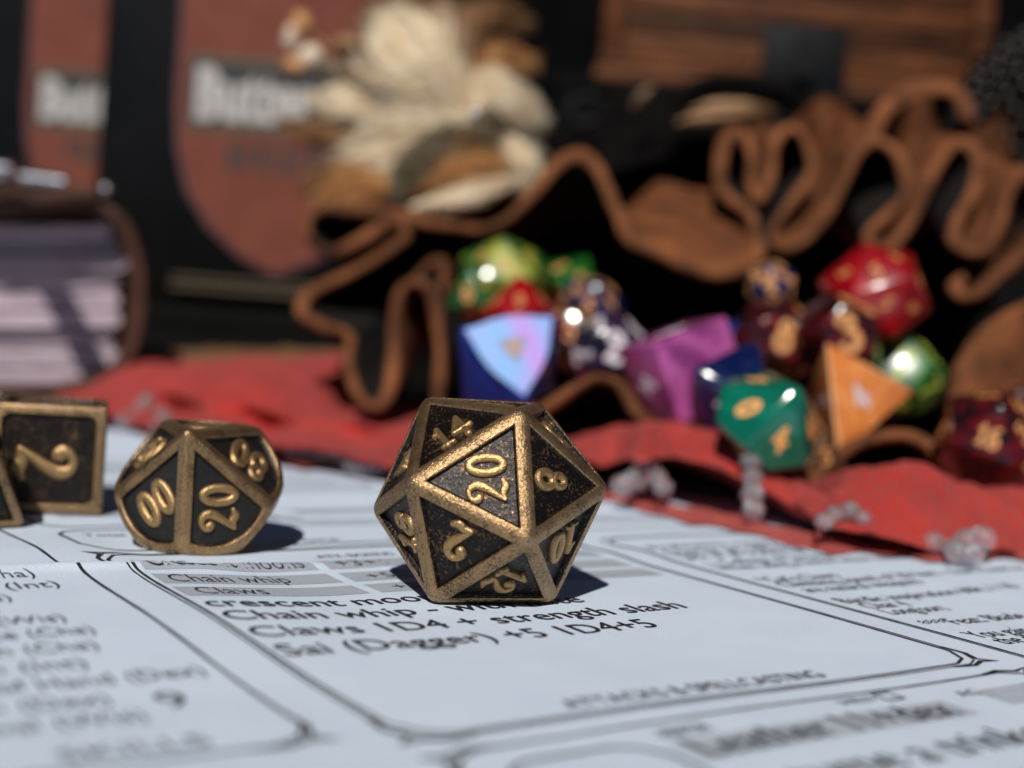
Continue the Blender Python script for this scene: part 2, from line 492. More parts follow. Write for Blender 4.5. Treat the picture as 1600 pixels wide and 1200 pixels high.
for i in range(5200):
    z = 1-2*(i+.5)/5200; ph = i*2.399963; r_ = math.sqrt(1-z*z); u = np.array([r_*math.cos(ph), r_*math.sin(ph), z])
    lo, hi = 0.0, 2.0
    for _ in range(30):
        mid = (lo+hi)/2
        if inside10(u*mid) <= 1: lo = mid
        else: hi = mid
    p = u*lo
    if (Nw10@p).max() < d10-0.006: fib.append(p)
num10 = {}
txts = {}
for fi in range(10):
    n_ = Nw10[fi]; sgn = 1 if fi < 5 else -1
    tang = np.cross(n_, ax_w*sgn); tang /= np.linalg.norm(tang)
    # face centre direction in the picture decides the number
    txts[fi] = (n_@CR, n_@CU, -(n_@CF))
upper = list(range(5))
# pick by heading in the picture
def pick(sx, sy):
    return min(upper, key=lambda i: (txts[i][0]-sx)**2+(txts[i][1]-sy)**2)
asg = {pick(-.5, -.4): '00', pick(.5, -.4): '20'}
left = [i for i in upper if i not in asg]
topf = max(left, key=lambda i: Nw10[i][2]); left.remove(topf)
left.sort(key=lambda i: txts[i][0]); asg[left[0]] = '60'; asg[left[1]] = '80'; asg[topf] = '40'
low = ['10', '30', '50', '70', '90']
for i in range(5, 10): asg[i] = low[i-5]
for fi in range(10):
    n_ = Nw10[fi]; sgn = 1 if fi < 5 else -1
    tang = np.cross(n_, ax_w*sgn); tang /= np.linalg.norm(tang)
    sd_ = np.cross(n_, tang); k_ = R(-24); num10[fi] = (asg[fi], tang*math.cos(k_)+sd_*math.sin(k_), .43, Z3)
metal_die('percentile_die', 'rounded antique brass ten sided die showing 00, 20 and 80, left of the largest die', 'die', (-3.4911, 15.2514, 0), N10, V10, F10, R10, d10,
          inset=.066, depth=.055, bev=.05, numerals=num10, inside=inside10, sphere_pts=np.array(fib), group='antique brass dice on the sheet', clean=tuple(range(10)))

# --- six sided die
s6 = 0.69
pr = at_z(159, 806, 0.0)
nf = np.array([math.sin(R(17)), -math.cos(R(17)), 0]); rt6 = np.array([-nf[1], nf[0], 0])
c6 = pr-rt6*s6-nf*s6
N6 = normals_of(6); V6, F6 = poly_from(N6, s6)
R6 = rot_align(np.array([0, -1.0, 0]), np.array([0, 0, 1.0]), nf, np.array([0, 0, 1.0]))
Nw6 = N6@R6.T
front = int(np.argmax(Nw6@nf)); topi = int(np.argmax(Nw6[:, 2])); right = int(np.argmax(Nw6@rt6))
num6 = {front: ('2', rt6, .74, np.array([-.02, 0, -.06])), topi: ('3', rt6, .8, Z3), right: ('6', np.array([0, 0, 1.0]), .8, Z3)}
metal_die('six_sided_die', 'antique brass cube die with a raised 2 at the left edge', 'die', (c6[0], c6[1], 0), N6, V6, F6, R6, s6,
          inset=.12, depth=.06, bev=.05, chamfer=.07, numerals=num6, group='antique brass dice on the sheet')

# --- eight sided die cut by the left border
d8 = 0.56
N8 = normals_of(8); V8, F8 = poly_from(N8, d8); a8 = np.linalg.norm(V8[F8[0][0]]-V8[F8[0][1]])
pc = at_z(40, 823, 0.0); c8 = pc-np.array([.94, .34, 0])*a8*.577
i_up = 0; vv = V8[F8[0][0]]
R8 = rot_align(N8[0], vv, np.array([0, 0, 1.0]), np.array([-.94, -.34, 0]))
num8 = {}
Nw8 = N8@R8.T
for i in range(8): num8[i] = (str(i+1), (V8@R8.T)[F8[i][0]]-(V8@R8.T)[F8[i]].mean(0), .45, Z3)
metal_die('eight_sided_die', 'antique brass eight sided die cut off by the left border, before the cube die', 'die', (c8[0], c8[1], 0), N8, V8, F8, R8, d8,
          inset=.09, depth=.05, bev=.045, numerals=num8, group='antique brass dice on the sheet')

# ---------------------------------------------------------------- the printed sheet
AN = R(35.5)
PU = np.array([math.cos(AN), math.sin(AN)]); PV = np.array([-math.sin(AN), math.cos(AN)])
def sstep(a, b, x):
    t = np.clip((x-a)/(b-a), 0, 1); return t*t*(3-2*t)
def paper_h(u, v):
    u = np.asarray(u, float); v = np.asarray(v, float)
    left = sstep(6.4, 4.3, u)
    h = 0.085*left*sstep(8.4, 11.2, v)*sstep(16.5, 13.6, v)
    cr = 12.92+0.05*np.sin(u*2.1)+0.03*np.sin(u*5.3+1)
    h = h+0.05*np.exp(-((v-cr)/0.13)**2)*sstep(8.2, 5.6, u)
    h = h+0.030*np.exp(-((v-cr)/0.45)**2)
    h = h-0.05*sstep(12.95, 13.15, v)*sstep(14.4, 13.3, v)*left
    h = h+0.03*np.sin(v*.9+u*.35)*sstep(15.5, 18, v)
    h = h+0.008*np.sin(u*1.3+v*.7)
    # flat under the dice
    x = u*PU[0]+v*PV[0]; y = u*PU[1]+v*PV[1]
    for (cx, cy, rr) in ((-0.15, 13.58, .9), (-3.49, 15.25, .7), (c6[0], c6[1], 1.1)):
        dd = np.hypot(x-cx, y-cy); k = sstep(rr, rr+.75, dd); h = h*k
    return h
def page(u, v, dz=0.0):
    u = np.asarray(u, float); v = np.asarray(v, float)
    return np.stack([u*PU[0]+v*PV[0], u*PU[1]+v*PV[1], paper_h(u, v)+dz-0.012], -1)
def page_uv(px, py, z=0):
    p = at_z(px, py, z)[:2]; return p@PU, p@PV

def paper_mat():
    mt, n, b = new_mat('sheet_paper')
    c = coords(n)
    a = nd(n, 'ShaderNodeTexNoise', _Scale=1.2, _Detail=6.0); n.links.new(c, a.inputs['Vector'])
    r = ramp(n, a.outputs['Fac'], [(0.3, (0.62, 0.715, 0.84)), (0.7, (0.66, 0.755, 0.875))]); n.links.new(r.outputs[0], b.inputs['Base Color'])
    b.inputs['Roughness'].default_value = 0.75; b.inputs['Specular IOR Level'].default_value = 0.25
    f = nd(n, 'ShaderNodeTexNoise', _Scale=32.0, _Detail=7.0, _Roughness=0.7); n.links.new(c, f.inputs['Vector'])
    bump(n, f.outputs['Fac'], b, 0.9, 0.014)
    return mt
M['paper'] = paper_mat()
M['ink'] = simple('black_ink', (0.022, 0.022, 0.028), .5, spec=.3, noise_scale=14, var=.3)
M['grey_ink'] = simple('grey_ink', (0.23, 0.25, 0.30), .6, spec=.3, noise_scale=10, var=.15)
M['pale_ink'] = simple('pale_grey_ink', (0.42, 0.46, 0.53), .6, spec=.3, noise_scale=10, var=.1)
def hatch_mat():
    mt, n, b = new_mat('hatched_ink')
    c = coords(n)
    mp = nd(n, 'ShaderNodeMapping'); mp.inputs['Rotation'].default_value = (0, 0, R(-35.5+52)); n.links.new(c, mp.inputs['Vector'])
    wv = nd(n, 'ShaderNodeTexWave', wave_type='BANDS', bands_direction='X'); wv.inputs['Scale'].default_value = 13.0
    n.links.new(mp.outputs[0], wv.inputs['Vector'])
    r = ramp(n, wv.outputs['Fac'], [(0.42, (0.64, 0.70, 0.78)), (0.58, (0.12, 0.13, 0.17))]); n.links.new(r.outputs[0], b.inputs['Base Color'])
    b.inputs['Roughness'].default_value = .7
    return mt
M['hatch'] = hatch_mat()
sheet = empty('character_sheet', (0, 14, 0), 'white printed game character sheet with boxes and typed notes, under the brass dice', 'paper sheet')
def paper_grid(u0, u1, v0, v1, dz=0.0):
    us = np.unique(np.concatenate([np.arange(u0, 4, .4), np.arange(4, 9, .15), np.arange(9, u1, .4), [u1]]))
    vs = np.unique(np.concatenate([np.arange(v0, 11.5, .3), np.arange(11.5, 14.5, .035), np.arange(14.5, v1, .25), [v1]]))
    U, Vv = np.meshgrid(us, vs, indexing='ij')
    P = page(U, Vv, dz).reshape(-1, 3); nu, nv = len(us), len(vs)
    Fc = [(i*nv+j, (i+1)*nv+j, (i+1)*nv+j+1, i*nv+j+1) for i in range(nu-1) for j in range(nv-1)]
    return P, Fc
P, Fc = paper_grid(-3.0, 18.8, -1.2, 27.0)
mesh_obj('paper', P, Fc, M['paper'], sheet, 60)
INK = 0.006
def strip(pts, width, closed=False):
    """printed line on the page following (u, v) points"""
    q = np.array(pts, float)
    if closed: q = np.vstack([q, q[:1]])
    dense = []
    for a, b in zip(q[:-1], q[1:]):
        n_ = max(1, int(np.linalg.norm(b-a)/.12))
        for i in range(n_): dense.append(a+(b-a)*i/n_)
    dense.append(q[-1]); D_ = np.array(dense); T = np.gradient(D_, axis=0); T /= np.linalg.norm(T, axis=1)[:, None]+1e-9
    Nn = np.stack([-T[:, 1], T[:, 0]], 1)
    wv = np.array([width*(0.88+0.24*random.random())/2 for _ in D_])[:, None]
    A, B_ = D_+Nn*wv, D_-Nn*wv
    V = np.concatenate([page(A[:, 0], A[:, 1], INK), page(B_[:, 0], B_[:, 1], INK)])
    k = len(D_)
    return V.tolist(), [(i, i+1, k+i+1, k+i) for i in range(k-1)]
def rect_uv(u0, v0, u1, v1, dz=INK*.6):
    us = np.linspace(u0, u1, max(2, int((u1-u0)/.15)+1)); vs = np.linspace(v0, v1, max(2, int((v1-v0)/.08)+1))
    U, Vv = np.meshgrid(us, vs, indexing='ij'); P = page(U, Vv, dz).reshape(-1, 3); nv = len(vs)
    return P.tolist(), [(i*nv+j, (i+1)*nv+j, (i+1)*nv+j+1, i*nv+j+1) for i in range(len(us)-1) for j in range(nv-1)]
_tc = {}
def text_flat(s, shear=0.0, off=0.0):
    key = (s, shear, off)
    if key in _tc: return _tc[key]
    cu = bpy.data.curves.new('t', 'FONT'); cu.body = s; cu.resolution_u = 3; cu.shear = shear; cu.offset = off
    ob = bpy.data.objects.new('t', cu); COL.objects.link(ob)
    dg = bpy.context.evaluated_depsgraph_get(); dg.update()
    me = bpy.data.meshes.new_from_object(ob.evaluated_get(dg))
    V = np.array([v.co[:] for v in me.vertices]).reshape(-1, 3); Fc = [tuple(p.vertices) for p in me.polygons]
    bpy.data.objects.remove(ob); bpy.data.curves.remove(cu); bpy.data.meshes.remove(me)
    if len(V): V[:, 0] -= V[:, 0].min()
    _tc[key] = (V, Fc); return V, Fc
def type_line(s, u0, v0, size, width=None, off=0.0, tilt=0.0, dz=INK, bold=False):
    V, Fc = text_flat(s, 0, off)
    sx = width/V[:, 0].max() if width else size
    x = V[:, 0]*sx; y = V[:, 1]*size
    if bold:
        k = len(V); x = np.concatenate([x, x+.009]); y = np.concatenate([y, y+.002]); Fc = list(Fc)+[tuple(i+k for i in f) for f in Fc]
        dz = np.concatenate([np.full(k, dz), np.full(k, dz+.0012)])
    if tilt: x, y = x*math.cos(tilt)-y*math.sin(tilt), x*math.sin(tilt)+y*math.cos(tilt)
    return page(u0+x, v0+y, dz).tolist(), Fc
def frame_path(u0, v0, u1, v1, c=.35, sides='LBRT'):
    P = [(u0, v1-c), (u0, v0+c), (u0+c*.45, v0+c*.3), (u0+c, v0), (u1-c, v0), (u1-c*.4, v0+c*.3), (u1, v0+c), (u1, v1-c), (u1-c*.4, v1-c*.3), (u1-c, v1), (u0+c, v1), (u0+c*.4, v1-c*.3)]
    return P
borders, texts, smalls, hatch, greys, pales = [], [], [], [], [], []
# skills box, attacks box, armour box, features box
for (u0, v0, u1, v1) in ((-2.4, 7.62, 4.16, 22.0), (4.70, 7.42, 10.92, 13.95), (4.62, -1.0, 11.0, 7.06), (11.52, -1.0, 18.3, 13.9)):
    borders.append(strip(frame_path(u0, v0, u1, v1), .038, True))
    if u0 > 4.65 and v1 > 10: borders.append(strip(frame_path(u0-.06, v0-.06, u1+.06, v1+.06, .30), .022, True))
# corner ornaments of the boxes: short barbed ticks
def ornament(u, v, su, sv):
    return [strip([(u, v+sv*.55), (u-su*.02, v+sv*.3), (u+su*.06, v+sv*.1), (u-su*.08, v-sv*.02), (u+su*.1, v+sv*.03), (u+su*.3, v-sv*.05), (u+su*.55, v)], .05)]
for (u, v, a, b) in ((4.64, 7.36, 1, 1), (10.98, 7.36, -1, 1), (4.64, 13.98, 1, -1), (10.98, 13.98, -1, -1), (4.16, 7.62, -1, 1), (4.62, 7.06, 1, -1), (11.0, 7.06, -1, -1)):
    borders += ornament(u, v, a, b)
# upper boxes behind the brass dice
u_, v_ = page_uv(62, 836)
for (u0, v0, u1, v1) in ((4.7, 14.25, 10.9, 15.6), (4.7, 15.9, 7.6, 18.4), (7.9, 15.9, 10.9, 18.4), (4.7, 18.8, 10.9, 20.6), (4.7, 21.0, 10.9, 22.6), (11.5, 14.6, 18.3, 17.2), (11.5, 17.6, 18.3, 19.6)):
    borders.append(strip(frame_path(u0, v0, u1, v1, .3), .045, True))
for (u0, v0, u1, v1) in ((5.1, 16.6, 7.2, 17.0), (8.4, 16.6, 10.4, 17.0), (5.2, 19.2, 10.4, 19.6), (5.2, 21.4, 10.4, 21.8), (12.0, 15.2, 17.6, 15.6), (12.0, 18.1, 17.6, 18.6)):
    pales.append(rect_uv(u0, v0, u1, v1))
texts.append(type_line('Total', 4.95, 15.15, .24)); texts.append(type_line('D8', 5.35, 14.42, .42))
texts.append(type_line('HIT DICE', 7.0, 14.4, .22)); texts.append(type_line('DEATH SAVES', 8.6, 14.4, .22))
for k in range(3): texts.append(type_line('CURRENT HIT POINTS' if k == 0 else 'SUCCESSES   FAILURES', 6.0+k*.3, 16.1+k*2.7, .22))
# attacks table
smalls.append(type_line('NAME', 4.92, 13.36, .28, .60)); smalls.append(type_line('ATK BONUS', 7.05, 13.36, .28, 1.0)); smalls.append(type_line('DAMAGE/TYPE', 8.85, 13.4, .21, 1.4))
for v0 in (12.72, 12.17, 11.60):
    for (a, b) in ((4.78, 6.72), (6.86, 8.7), (8.84, 10.7)):
        hatch.append(rect_uv(a, v0, b, v0+.40))
texts.append(type_line('Crescent moons', 4.85, 12.80, .44, 1.75))
texts.append(type_line('Chain whip', 4.90, 12.24, .44, 1.28)); texts.append(type_line('Claws', 4.95, 11.68, .44, .72))
texts.append(type_line('+3+1', 7.0, 12.80, .33)); texts.append(type_line('+5', 7.1, 12.26, .33)); texts.append(type_line('+5', 7.1, 11.70, .33))
for s, u0, v0, wd in (('crescent moons', 4.80, 11.12, 2.62), ('Chain whip - with flute', 4.78, 10.62, 3.95), ('Claws 1D4 + strength slash', 4.78, 10.06, 4.86), ('Sai (Dagger) +5 1D4+5', 4.78, 9.50, 3.98)):
    texts.append(type_line(s, u0, v0, .47, wd, bold=True))
smalls.append(type_line('ATTACKS & SPELLCASTING', 6.15, 7.55, .30, 2.8, .004))
# skills list
rows = ['Insight (Wis)', 'Intimidation (Cha)', 'Investigation (Int)', 'Medicine (Wis)', 'Nature (Int)', 'Perception (Wis)', 'Performance (Cha)', 'Persuasion (Cha)', 'Religion (Int)', 'Sleight of Hand (Dex)', 'Stealth (Dex)', 'Survival (Wis)']
for k, s in enumerate(rows):
    texts.append(type_line(s, 1.75, 8.42+(len(rows)-1-k)*.42, .36, len(s)*.108))
texts.append(type_line('9', 3.45, 8.62, .5)); texts.append(type_line('SKILLS', 2.5, 7.78, .32, .95, .0))
# armour box
smalls.append(type_line('ARMOR', 6.35, 6.74, .26, .5)); smalls.append(type_line('SHIELD', 8.35, 6.86, .16, .42)); smalls.append(type_line('AC', 9.62, 6.66, .2))
borders.append(strip([(8.85, 6.82), (9.05, 6.82), (9.05, 7.0), (8.85, 7.0)], .04, True))
pales.append(rect_uv(6.3, 6.28, 9.3, 6.66)); pales.append(rect_uv(9.85, 6.35, 11.0, 6.75))
texts.append(type_line('Leather 11+dex', 6.4, 6.31, .54, 2.75, bold=True))
texts.append(type_line('costume a trinket', 5.9, 5.60, .56, 3.6, bold=True)); texts.append(type_line('pouch a flute and rope', 5.9, 5.0, .42, 4.2))
borders.append(strip(frame_path(4.85, 3.0, 6.15, 6.75, .3), .045, True))
# features box
for k, (s, wd) in enumerate((('Proficiency, ring 15', 2.4), ('Expertise: two skills chosen at level three and song of rest', 5.6), ('Jack of all trades half bonus on other checks', 5.0), ('--- College of Swords', 2.4), ('When using a bonus action, move one extra step', 5.2))):
    texts.append(type_line(s, 11.75, (12.95, 12.62, 12.36, 11.98, 11.68)[k], .36, wd))
for s, u0, v0, wd in (("*Cat's Claws", 11.72, 10.93, 1.35), ('Climbing speed of 20 feet - claws count as', 11.76, 10.64, 4.8), ('are natural weapons', 11.80, 10.32, 2.1),
                      ('Bardic inspiration 60ft, 1 10', 11.74, 9.72, 3.3), ('Char 4', 11.80, 9.42, .72), ('Long/sort', 11.80, 9.12, 1.0), ('***Feat: Blade', 11.74, 8.55, 1.7), ('You gain +1 to', 11.76, 8.02, 1.7), ('the attack', 11.80, 7.74, 1.2), ('weapons', 11.8, 7.3, 1.1)):
    texts.append(type_line(s, u0, v0, .38, wd))
for parts_, nm, mt in ((borders, 'printed_border', 'ink'), (texts, 'printed_text', 'ink'), (smalls, 'printed_caption', 'ink'), (hatch, 'hatched_bar', 'hatch'), (pales, 'grey_bar', 'pale_ink')):
    for v, f in parts_: mesh_obj(nm, v, f, M[mt], sheet)

# table under everything
M['table'] = simple('dark_table_cloth', (0.03, 0.02, 0.015), .9, noise_scale=3, var=.4, bstr=.4, bscale=20, bdist=.03)
tb = mesh_obj('ground', [(-90, -30, -.06), (90, -30, -.06), (90, 140, -.06), (-90, 140, -.06)], [(0, 1, 2, 3)], M['table']); tag(tb, kind='structure')
# a second sheet lying under the first, to the left
s2 = empty('blank_sheet', (-12, 22, 0), 'plain white paper sheet lying beneath the printed sheet on the left', 'paper sheet')
def plane_pts(c, w_, h_, ang, z, n_=14):
    out = []
    for i in range(n_+1):
        for j in range(n_+1):
            x = (i/n_-.5)*w_; y = (j/n_-.5)*h_
            out.append((c[0]+x*math.cos(ang)-y*math.sin(ang), c[1]+x*math.sin(ang)+y*math.cos(ang), z+.006*math.sin(x*.8)*math.cos(y*.6)))
    return out, [(i*(n_+1)+j, (i+1)*(n_+1)+j, (i+1)*(n_+1)+j+1, i*(n_+1)+j+1) for i in range(n_) for j in range(n_)]
v, f = plane_pts((-12.5, 21.5), 24, 26, R(8), -.045); mesh_obj('paper', v, f, M['paper'], s2)

# ---------------------------------------------------------------- dark surroundings
M['black_cloth'] = simple('black_backdrop_cloth', (0.0022, 0.0022, 0.0025), .95, spec=.05, noise_scale=.3, var=.4)
bk = mesh_obj('backdrop', [(-130, 84, -.05), (130, 84, -.05), (130, 82, 90), (-130, 82, 90)], [(0, 1, 2, 3)], M['black_cloth']); tag(bk, kind='structure')

def at_y(px, py, Y):
    d = CF + CR*((px-800)/F_PX) - CU*((py-600)/F_PX)
    return CC + d*((Y-CC[1])/d[1])
def box_mesh(x0, x1, y0, y1, z0, z1, bev=.05):
    bm = bmesh.new(); bmesh.ops.create_cube(bm, size=1)
    for v in bm.verts:
        v.co = Vector(((x0+x1)/2+v.co.x*(x1-x0), (y0+y1)/2+v.co.y*(y1-y0), (z0+z1)/2+v.co.z*(z1-z0)))
    if bev: bmesh.ops.bevel(bm, geom=list(bm.edges), offset=bev, segments=2, profile=.5, affect='EDGES')
    return bm
def box_part(name, b, mat, parent, bev=.05): return bm_obj(name, box_mesh(*b, bev), mat, parent, 35)
def flat_prism(name, pts, thick, mat, parent):
    """outline in a vertical plane facing -y, given thickness towards the viewer"""
    P = [np.array(p) for p in pts]; k = len(P)
    V = P+[p-np.array([0, thick, 0]) for p in P]
    Fc = [tuple(range(k, 2*k))]+[tuple(range(k))[::-1]]+[(i, (i+1) % k, k+(i+1) % k, k+i) for i in range(k)]
    return mesh_obj(name, V, Fc, mat, parent, 30)
M['carton'] = simple('black_carton', (0.0035, 0.0035, 0.004), .42, spec=.2, noise_scale=.6, var=.35, bstr=.15, bscale=9, bdist=.02)
M['label_red'] = simple('label_dusty_red', (0.16, 0.045, 0.028), .7, spec=.2, noise_scale=.7, var=.16)
M['label_edge'] = simple('label_maroon_edge', (0.075, 0.022, 0.028), .6)
M['label_black'] = simple('label_black', (0.012, 0.012, 0.013), .6)
M['label_white'] = simple('label_white', (0.42, 0.40, 0.38), .6, noise_scale=3, var=.12)
M['label_gold'] = simple('label_gold', (0.085, 0.062, 0.032), .6)
M['label_dark'] = simple('label_dark_brown', (0.035, 0.017, 0.013), .6)
def text_on(name, s, p0, wd, hgt, mat, parent, off=.03, dy=-.05):
    V, Fc = text_flat(s, 0.0, off)
    x = V[:, 0]*wd/V[:, 0].max(); z = V[:, 1]*hgt/.73
    return mesh_obj(name, np.stack([p0[0]+x, np.full_like(x, p0[1]+dy), p0[2]+z], 1), Fc, mat, parent)
def carton(Y, depth, px0, px1, py_bot, ztop, sx, sy, sc, label, tail):
    bl = at_y(px0, py_bot, Y); br = at_y(px1, py_bot, Y); z0 = bl[2]
    o = empty('drink_carton', ((bl[0]+br[0])/2, Y, z0), label, 'carton', 'black drink cartons behind')
    box_part('body', (bl[0], br[0], Y, Y+depth, z0, ztop), M['carton'], o, .12)
    u = sc*Y/F_PX                       # one photo pixel of the nearer carton
    ox = at_y(sx, sy, Y)                # top left reference of the label
    def L(x, y, dy=0.0): return np.array([ox[0]+x*u, Y-dy, ox[2]-y*u])
    sh = [(0, -170), (0, 60), (6, 130), (24, 195), (62, 250), (112, 292), (168, 318), (224, 292), (274, 250), (312, 195), (330, 130), (336, 60), (336, -170)]
    flat_prism('label_border', [L(x+(x-168)*.035, y+(6 if y > 0 else 0), .004) for x, y in sh[::-1]], .03, M['label_edge'], o)
    flat_prism('label', [L(x, y, .036) for x, y in sh[::-1]], .02, M['label_red'], o)
    band = [(14, -6), (322, -6), (322, 98), (14, 98)]
    flat_prism('label_band', [L(x, y, .058) for x, y in band[::-1]], .02, M['label_black'], o)
    for yy in (-10, 96):
        flat_prism('gold_rule', [L(x, y, .08) for x, y in [(14, yy), (322, yy), (322, yy+10), (14, yy+10)][::-1]], .012, M['label_gold'], o)
    text_on('label_name', 'Butter', L(26, 84, .08), 190*u, 76*u, M['label_white'], o, .055, -.012)
    text_on('label_kind', 'BEER', L(80, 162, .056), 176*u, 42*u, M['label_dark'], o, .03, -.012)
    if tail:
        flat_prism('gold_rule', [L(x, y, .0) for x, y in [(5, 333), (330, 333), (330, 338), (5, 338)][::-1]], .012, M['label_gold'], o)
        flat_prism('gold_rule', [L(x, y, .0) for x, y in [(5, 346), (330, 346), (330, 352), (5, 352)][::-1]], .012, M['label_gold'], o)
    return o
def plinth(name, px0, px1, py_top, Y, depth, label, cat):
    a = at_y(px0, py_top, Y); b = at_y(px1, py_top, Y)
    o = empty(name, ((a[0]+b[0])/2, Y, -.06), label, cat)
    box_part('body', (a[0], b[0], Y, Y+depth, -.055, a[2]-.004), M['black_wood'], o, .1)
    box_part('lid_rim', (a[0]-.1, b[0]+.1, Y-.12, Y+depth, a[2]-.7, a[2]-.3), M['black_wood'], o, .05)
    return a[2]
M['black_wood'] = simple('black_wood', (0.003, 0.003, 0.003), .8, spec=.1, noise_scale=1.5, var=.3)
carton(47.0, 7.5, 138, 742, 446, 24, 284, 93, 1.0, 'black carton with a dusty red shield label reading Butter, behind the pale dried flower', True)
carton(57.0, 8, -60, 420, 446, 27, 47, 112, 0.8, 'black carton with the same red label, farther back at the left border', False)
plinth('display_riser', -80, 780, 447, 46.5, 22, 'low black wooden riser that both drink cartons stand on', 'riser')

# ---------------------------------------------------------------- wooden chest
M['wood'] = None
def wood_mat(name, c1, c2):
    mt, n, b = new_mat(name); c = coords(n)
    mp = nd(n, 'ShaderNodeMapping'); mp.inputs['Scale'].default_value = (.25, .25, 2.6); n.links.new(c, mp.inputs['Vector'])
    a = nd(n, 'ShaderNodeTexNoise', _Scale=1.3, _Detail=8.0, _Distortion=1.2); n.links.new(mp.outputs[0], a.inputs['Vector'])
    r = ramp(n, a.outputs['Fac'], [(.3, c1), (.7, c2)]); n.links.new(r.outputs[0], b.inputs['Base Color'])
    b.inputs['Roughness'].default_value = .6; b.inputs['Specular IOR Level'].default_value = .15; bump(n, a.outputs['Fac'], b, .4, .05); return mt
M['wood'] = wood_mat('reddish_brown_wood', (0.006, 0.002, 0.001), (0.09, 0.028, 0.008))
M['wood2'] = wood_mat('light_brown_wood', (0.015, 0.005, 0.0015), (0.18, 0.06, 0.02))
Yc = 50.0
a = at_y(936, 128, Yc); b = at_y(1545, 130, Yc); zb = a[2]
ch = empty('wooden_chest', ((a[0]+b[0])/2, Yc, zb), 'brown wooden chest with a black metal latch, top right behind the pouch', 'chest')
u = Yc/F_PX
box_part('body', (a[0]+.2, b[0]-.2, Yc+.3, Yc+10, zb+.1, zb+8), M['wood'], ch)
box_part('base_moulding', (a[0]-.22, b[0]+.2, Yc-.45, Yc+10.2, zb, zb+24*u), M['wood2'], ch, .12)
box_part('base_moulding', (a[0]-.05, b[0]+.05, Yc-.2, Yc+10.1, zb+27*u, zb+45*u), M['wood2'], ch, .1)
box_part('stile', (a[0], a[0]+30*u, Yc, Yc+.6, zb+46*u, zb+8), M['wood2'], ch, .08)
box_part('stile', (b[0]-30*u, b[0], Yc, Yc+.6, zb+46*u, zb+8), M['wood2'], ch, .08)
for k in range(4):
    box_part('plank', (a[0]+32*u, b[0]-32*u, Yc+.12+.04*(k % 2), Yc+.5, zb+(48+34*k)*u, zb+(80+34*k)*u), M['wood'] if k % 2 else M['wood2'], ch, .06)
M['iron'] = simple('black_iron', (0.003, 0.0035, 0.0045), .6, metal=.2, spec=.2, noise_scale=2, var=.4, bstr=.3, bscale=6, bdist=.03)
l0 = at_y(1180, 158, Yc); l1 = at_y(1322, 50, Yc)
box_part('latch_plate', (l0[0], l1[0], Yc-.62, Yc-.46, l0[2]+.1, l1[2]), M['iron'], ch, .08)
lc = (l0[0]+l1[0])/2
flat_prism('hasp', [(lc-.45, Yc-.63, l0[2]+1.1), (lc+.45, Yc-.63, l0[2]+1.1), (lc+.25, Yc-.63, l1[2]-.4), (lc-.25, Yc-.63, l1[2]-.4)], .15, M['iron'], ch)
v, f = ico((lc, Yc-.8, l0[2]+.85), .38, 2); mesh_obj('latch_knob', v, f, M['iron'], ch, 60)
o = empty('crate', ((a[0]+b[0])/2, 49.4, -.06), 'tall black crate under the wooden chest, hidden in the dark behind the pouch', 'crate')
box_part('body', (a[0]-1.5, b[0]+3, 49.2, 62, -.055, zb-.5), M['black_wood'], o, .1)
box_part('lid', (a[0]-1.7, b[0]+3.2, 49.0, 62.2, zb-.49, zb-.006), M['black_wood'], o, .1)

# ---------------------------------------------------------------- red cloth with beaded hem
def cloth_mat(name, col, rough=.9, sc=26, **kw):
    mt, n, b = new_mat(name); c = coords(n)
    a = nd(n, 'ShaderNodeTexNoise', _Scale=1.1, _Detail=5.0); n.links.new(c, a.inputs['Vector'])
    r = ramp(n, a.outputs['Fac'], [(.3, tuple(x*.78 for x in col)), (.72, tuple(x*1.12 for x in col))]); n.links.new(r.outputs[0], b.inputs['Base Color'])
    f = nd(n, 'ShaderNodeTexNoise', _Scale=float(sc), _Detail=3.0); n.links.new(c, f.inputs['Vector'])
    v_ = nd(n, 'ShaderNodeTexVoronoi', _Scale=float(sc)*.6); n.links.new(c, v_.inputs['Vector'])
    ad = nd(n, 'ShaderNodeMath', operation='ADD'); n.links.new(f.outputs['Fac'], ad.inputs[0]); n.links.new(v_.outputs['Distance'], ad.inputs[1])
    bump(n, ad.outputs[0], b, 1.0, .09)
    b.inputs['Roughness'].default_value = rough; b.inputs['Specular IOR Level'].default_value = .1
    b.inputs['Sheen Weight'].default_value = .08
    return mt
M['red_cloth'] = cloth_mat('red_felt_cloth', (0.46, 0.036, 0.028), .92, 14)
M['hem'] = simple('sheer_pink_hem', (0.52, 0.10, 0.085), .7, noise_scale=2, var=.15, bstr=.3, bscale=30, Transmission_Weight=.25)
cols = [-120, 0, 90, 170, 240, 320, 400, 450, 520, 600, 700, 800, 880, 950, 1000, 1050, 1110, 1170, 1220, 1260, 1300, 1340, 1400, 1450, 1490, 1540, 1600, 1700, 1850]
def lerp_tab(x, tab):
    xs = [t[0] for t in tab]; return float(np.interp(x, xs, [t[1] for t in tab]))
hem_y = [(-120, 640), (0, 645), (170, 662), (250, 688), (330, 705), (450, 722), (600, 745), (800, 757), (950, 785), (1050, 806), (1200, 842), (1300, 862), (1450, 872), (1600, 874), (1850, 885)]
edge_y = [(-120, 630), (0, 634), (170, 650), (250, 668), (330, 690), (450, 702), (520, 712), (600, 728), (800, 735), (900, 728), (950, 728), (1000, 716), (1050, 714), (1110, 728), (1170, 752), (1220, 782), (1260, 804), (1300, 822), (1340, 832), (1400, 842), (1450, 850), (1540, 858), (1600, 861), (1850, 875)]
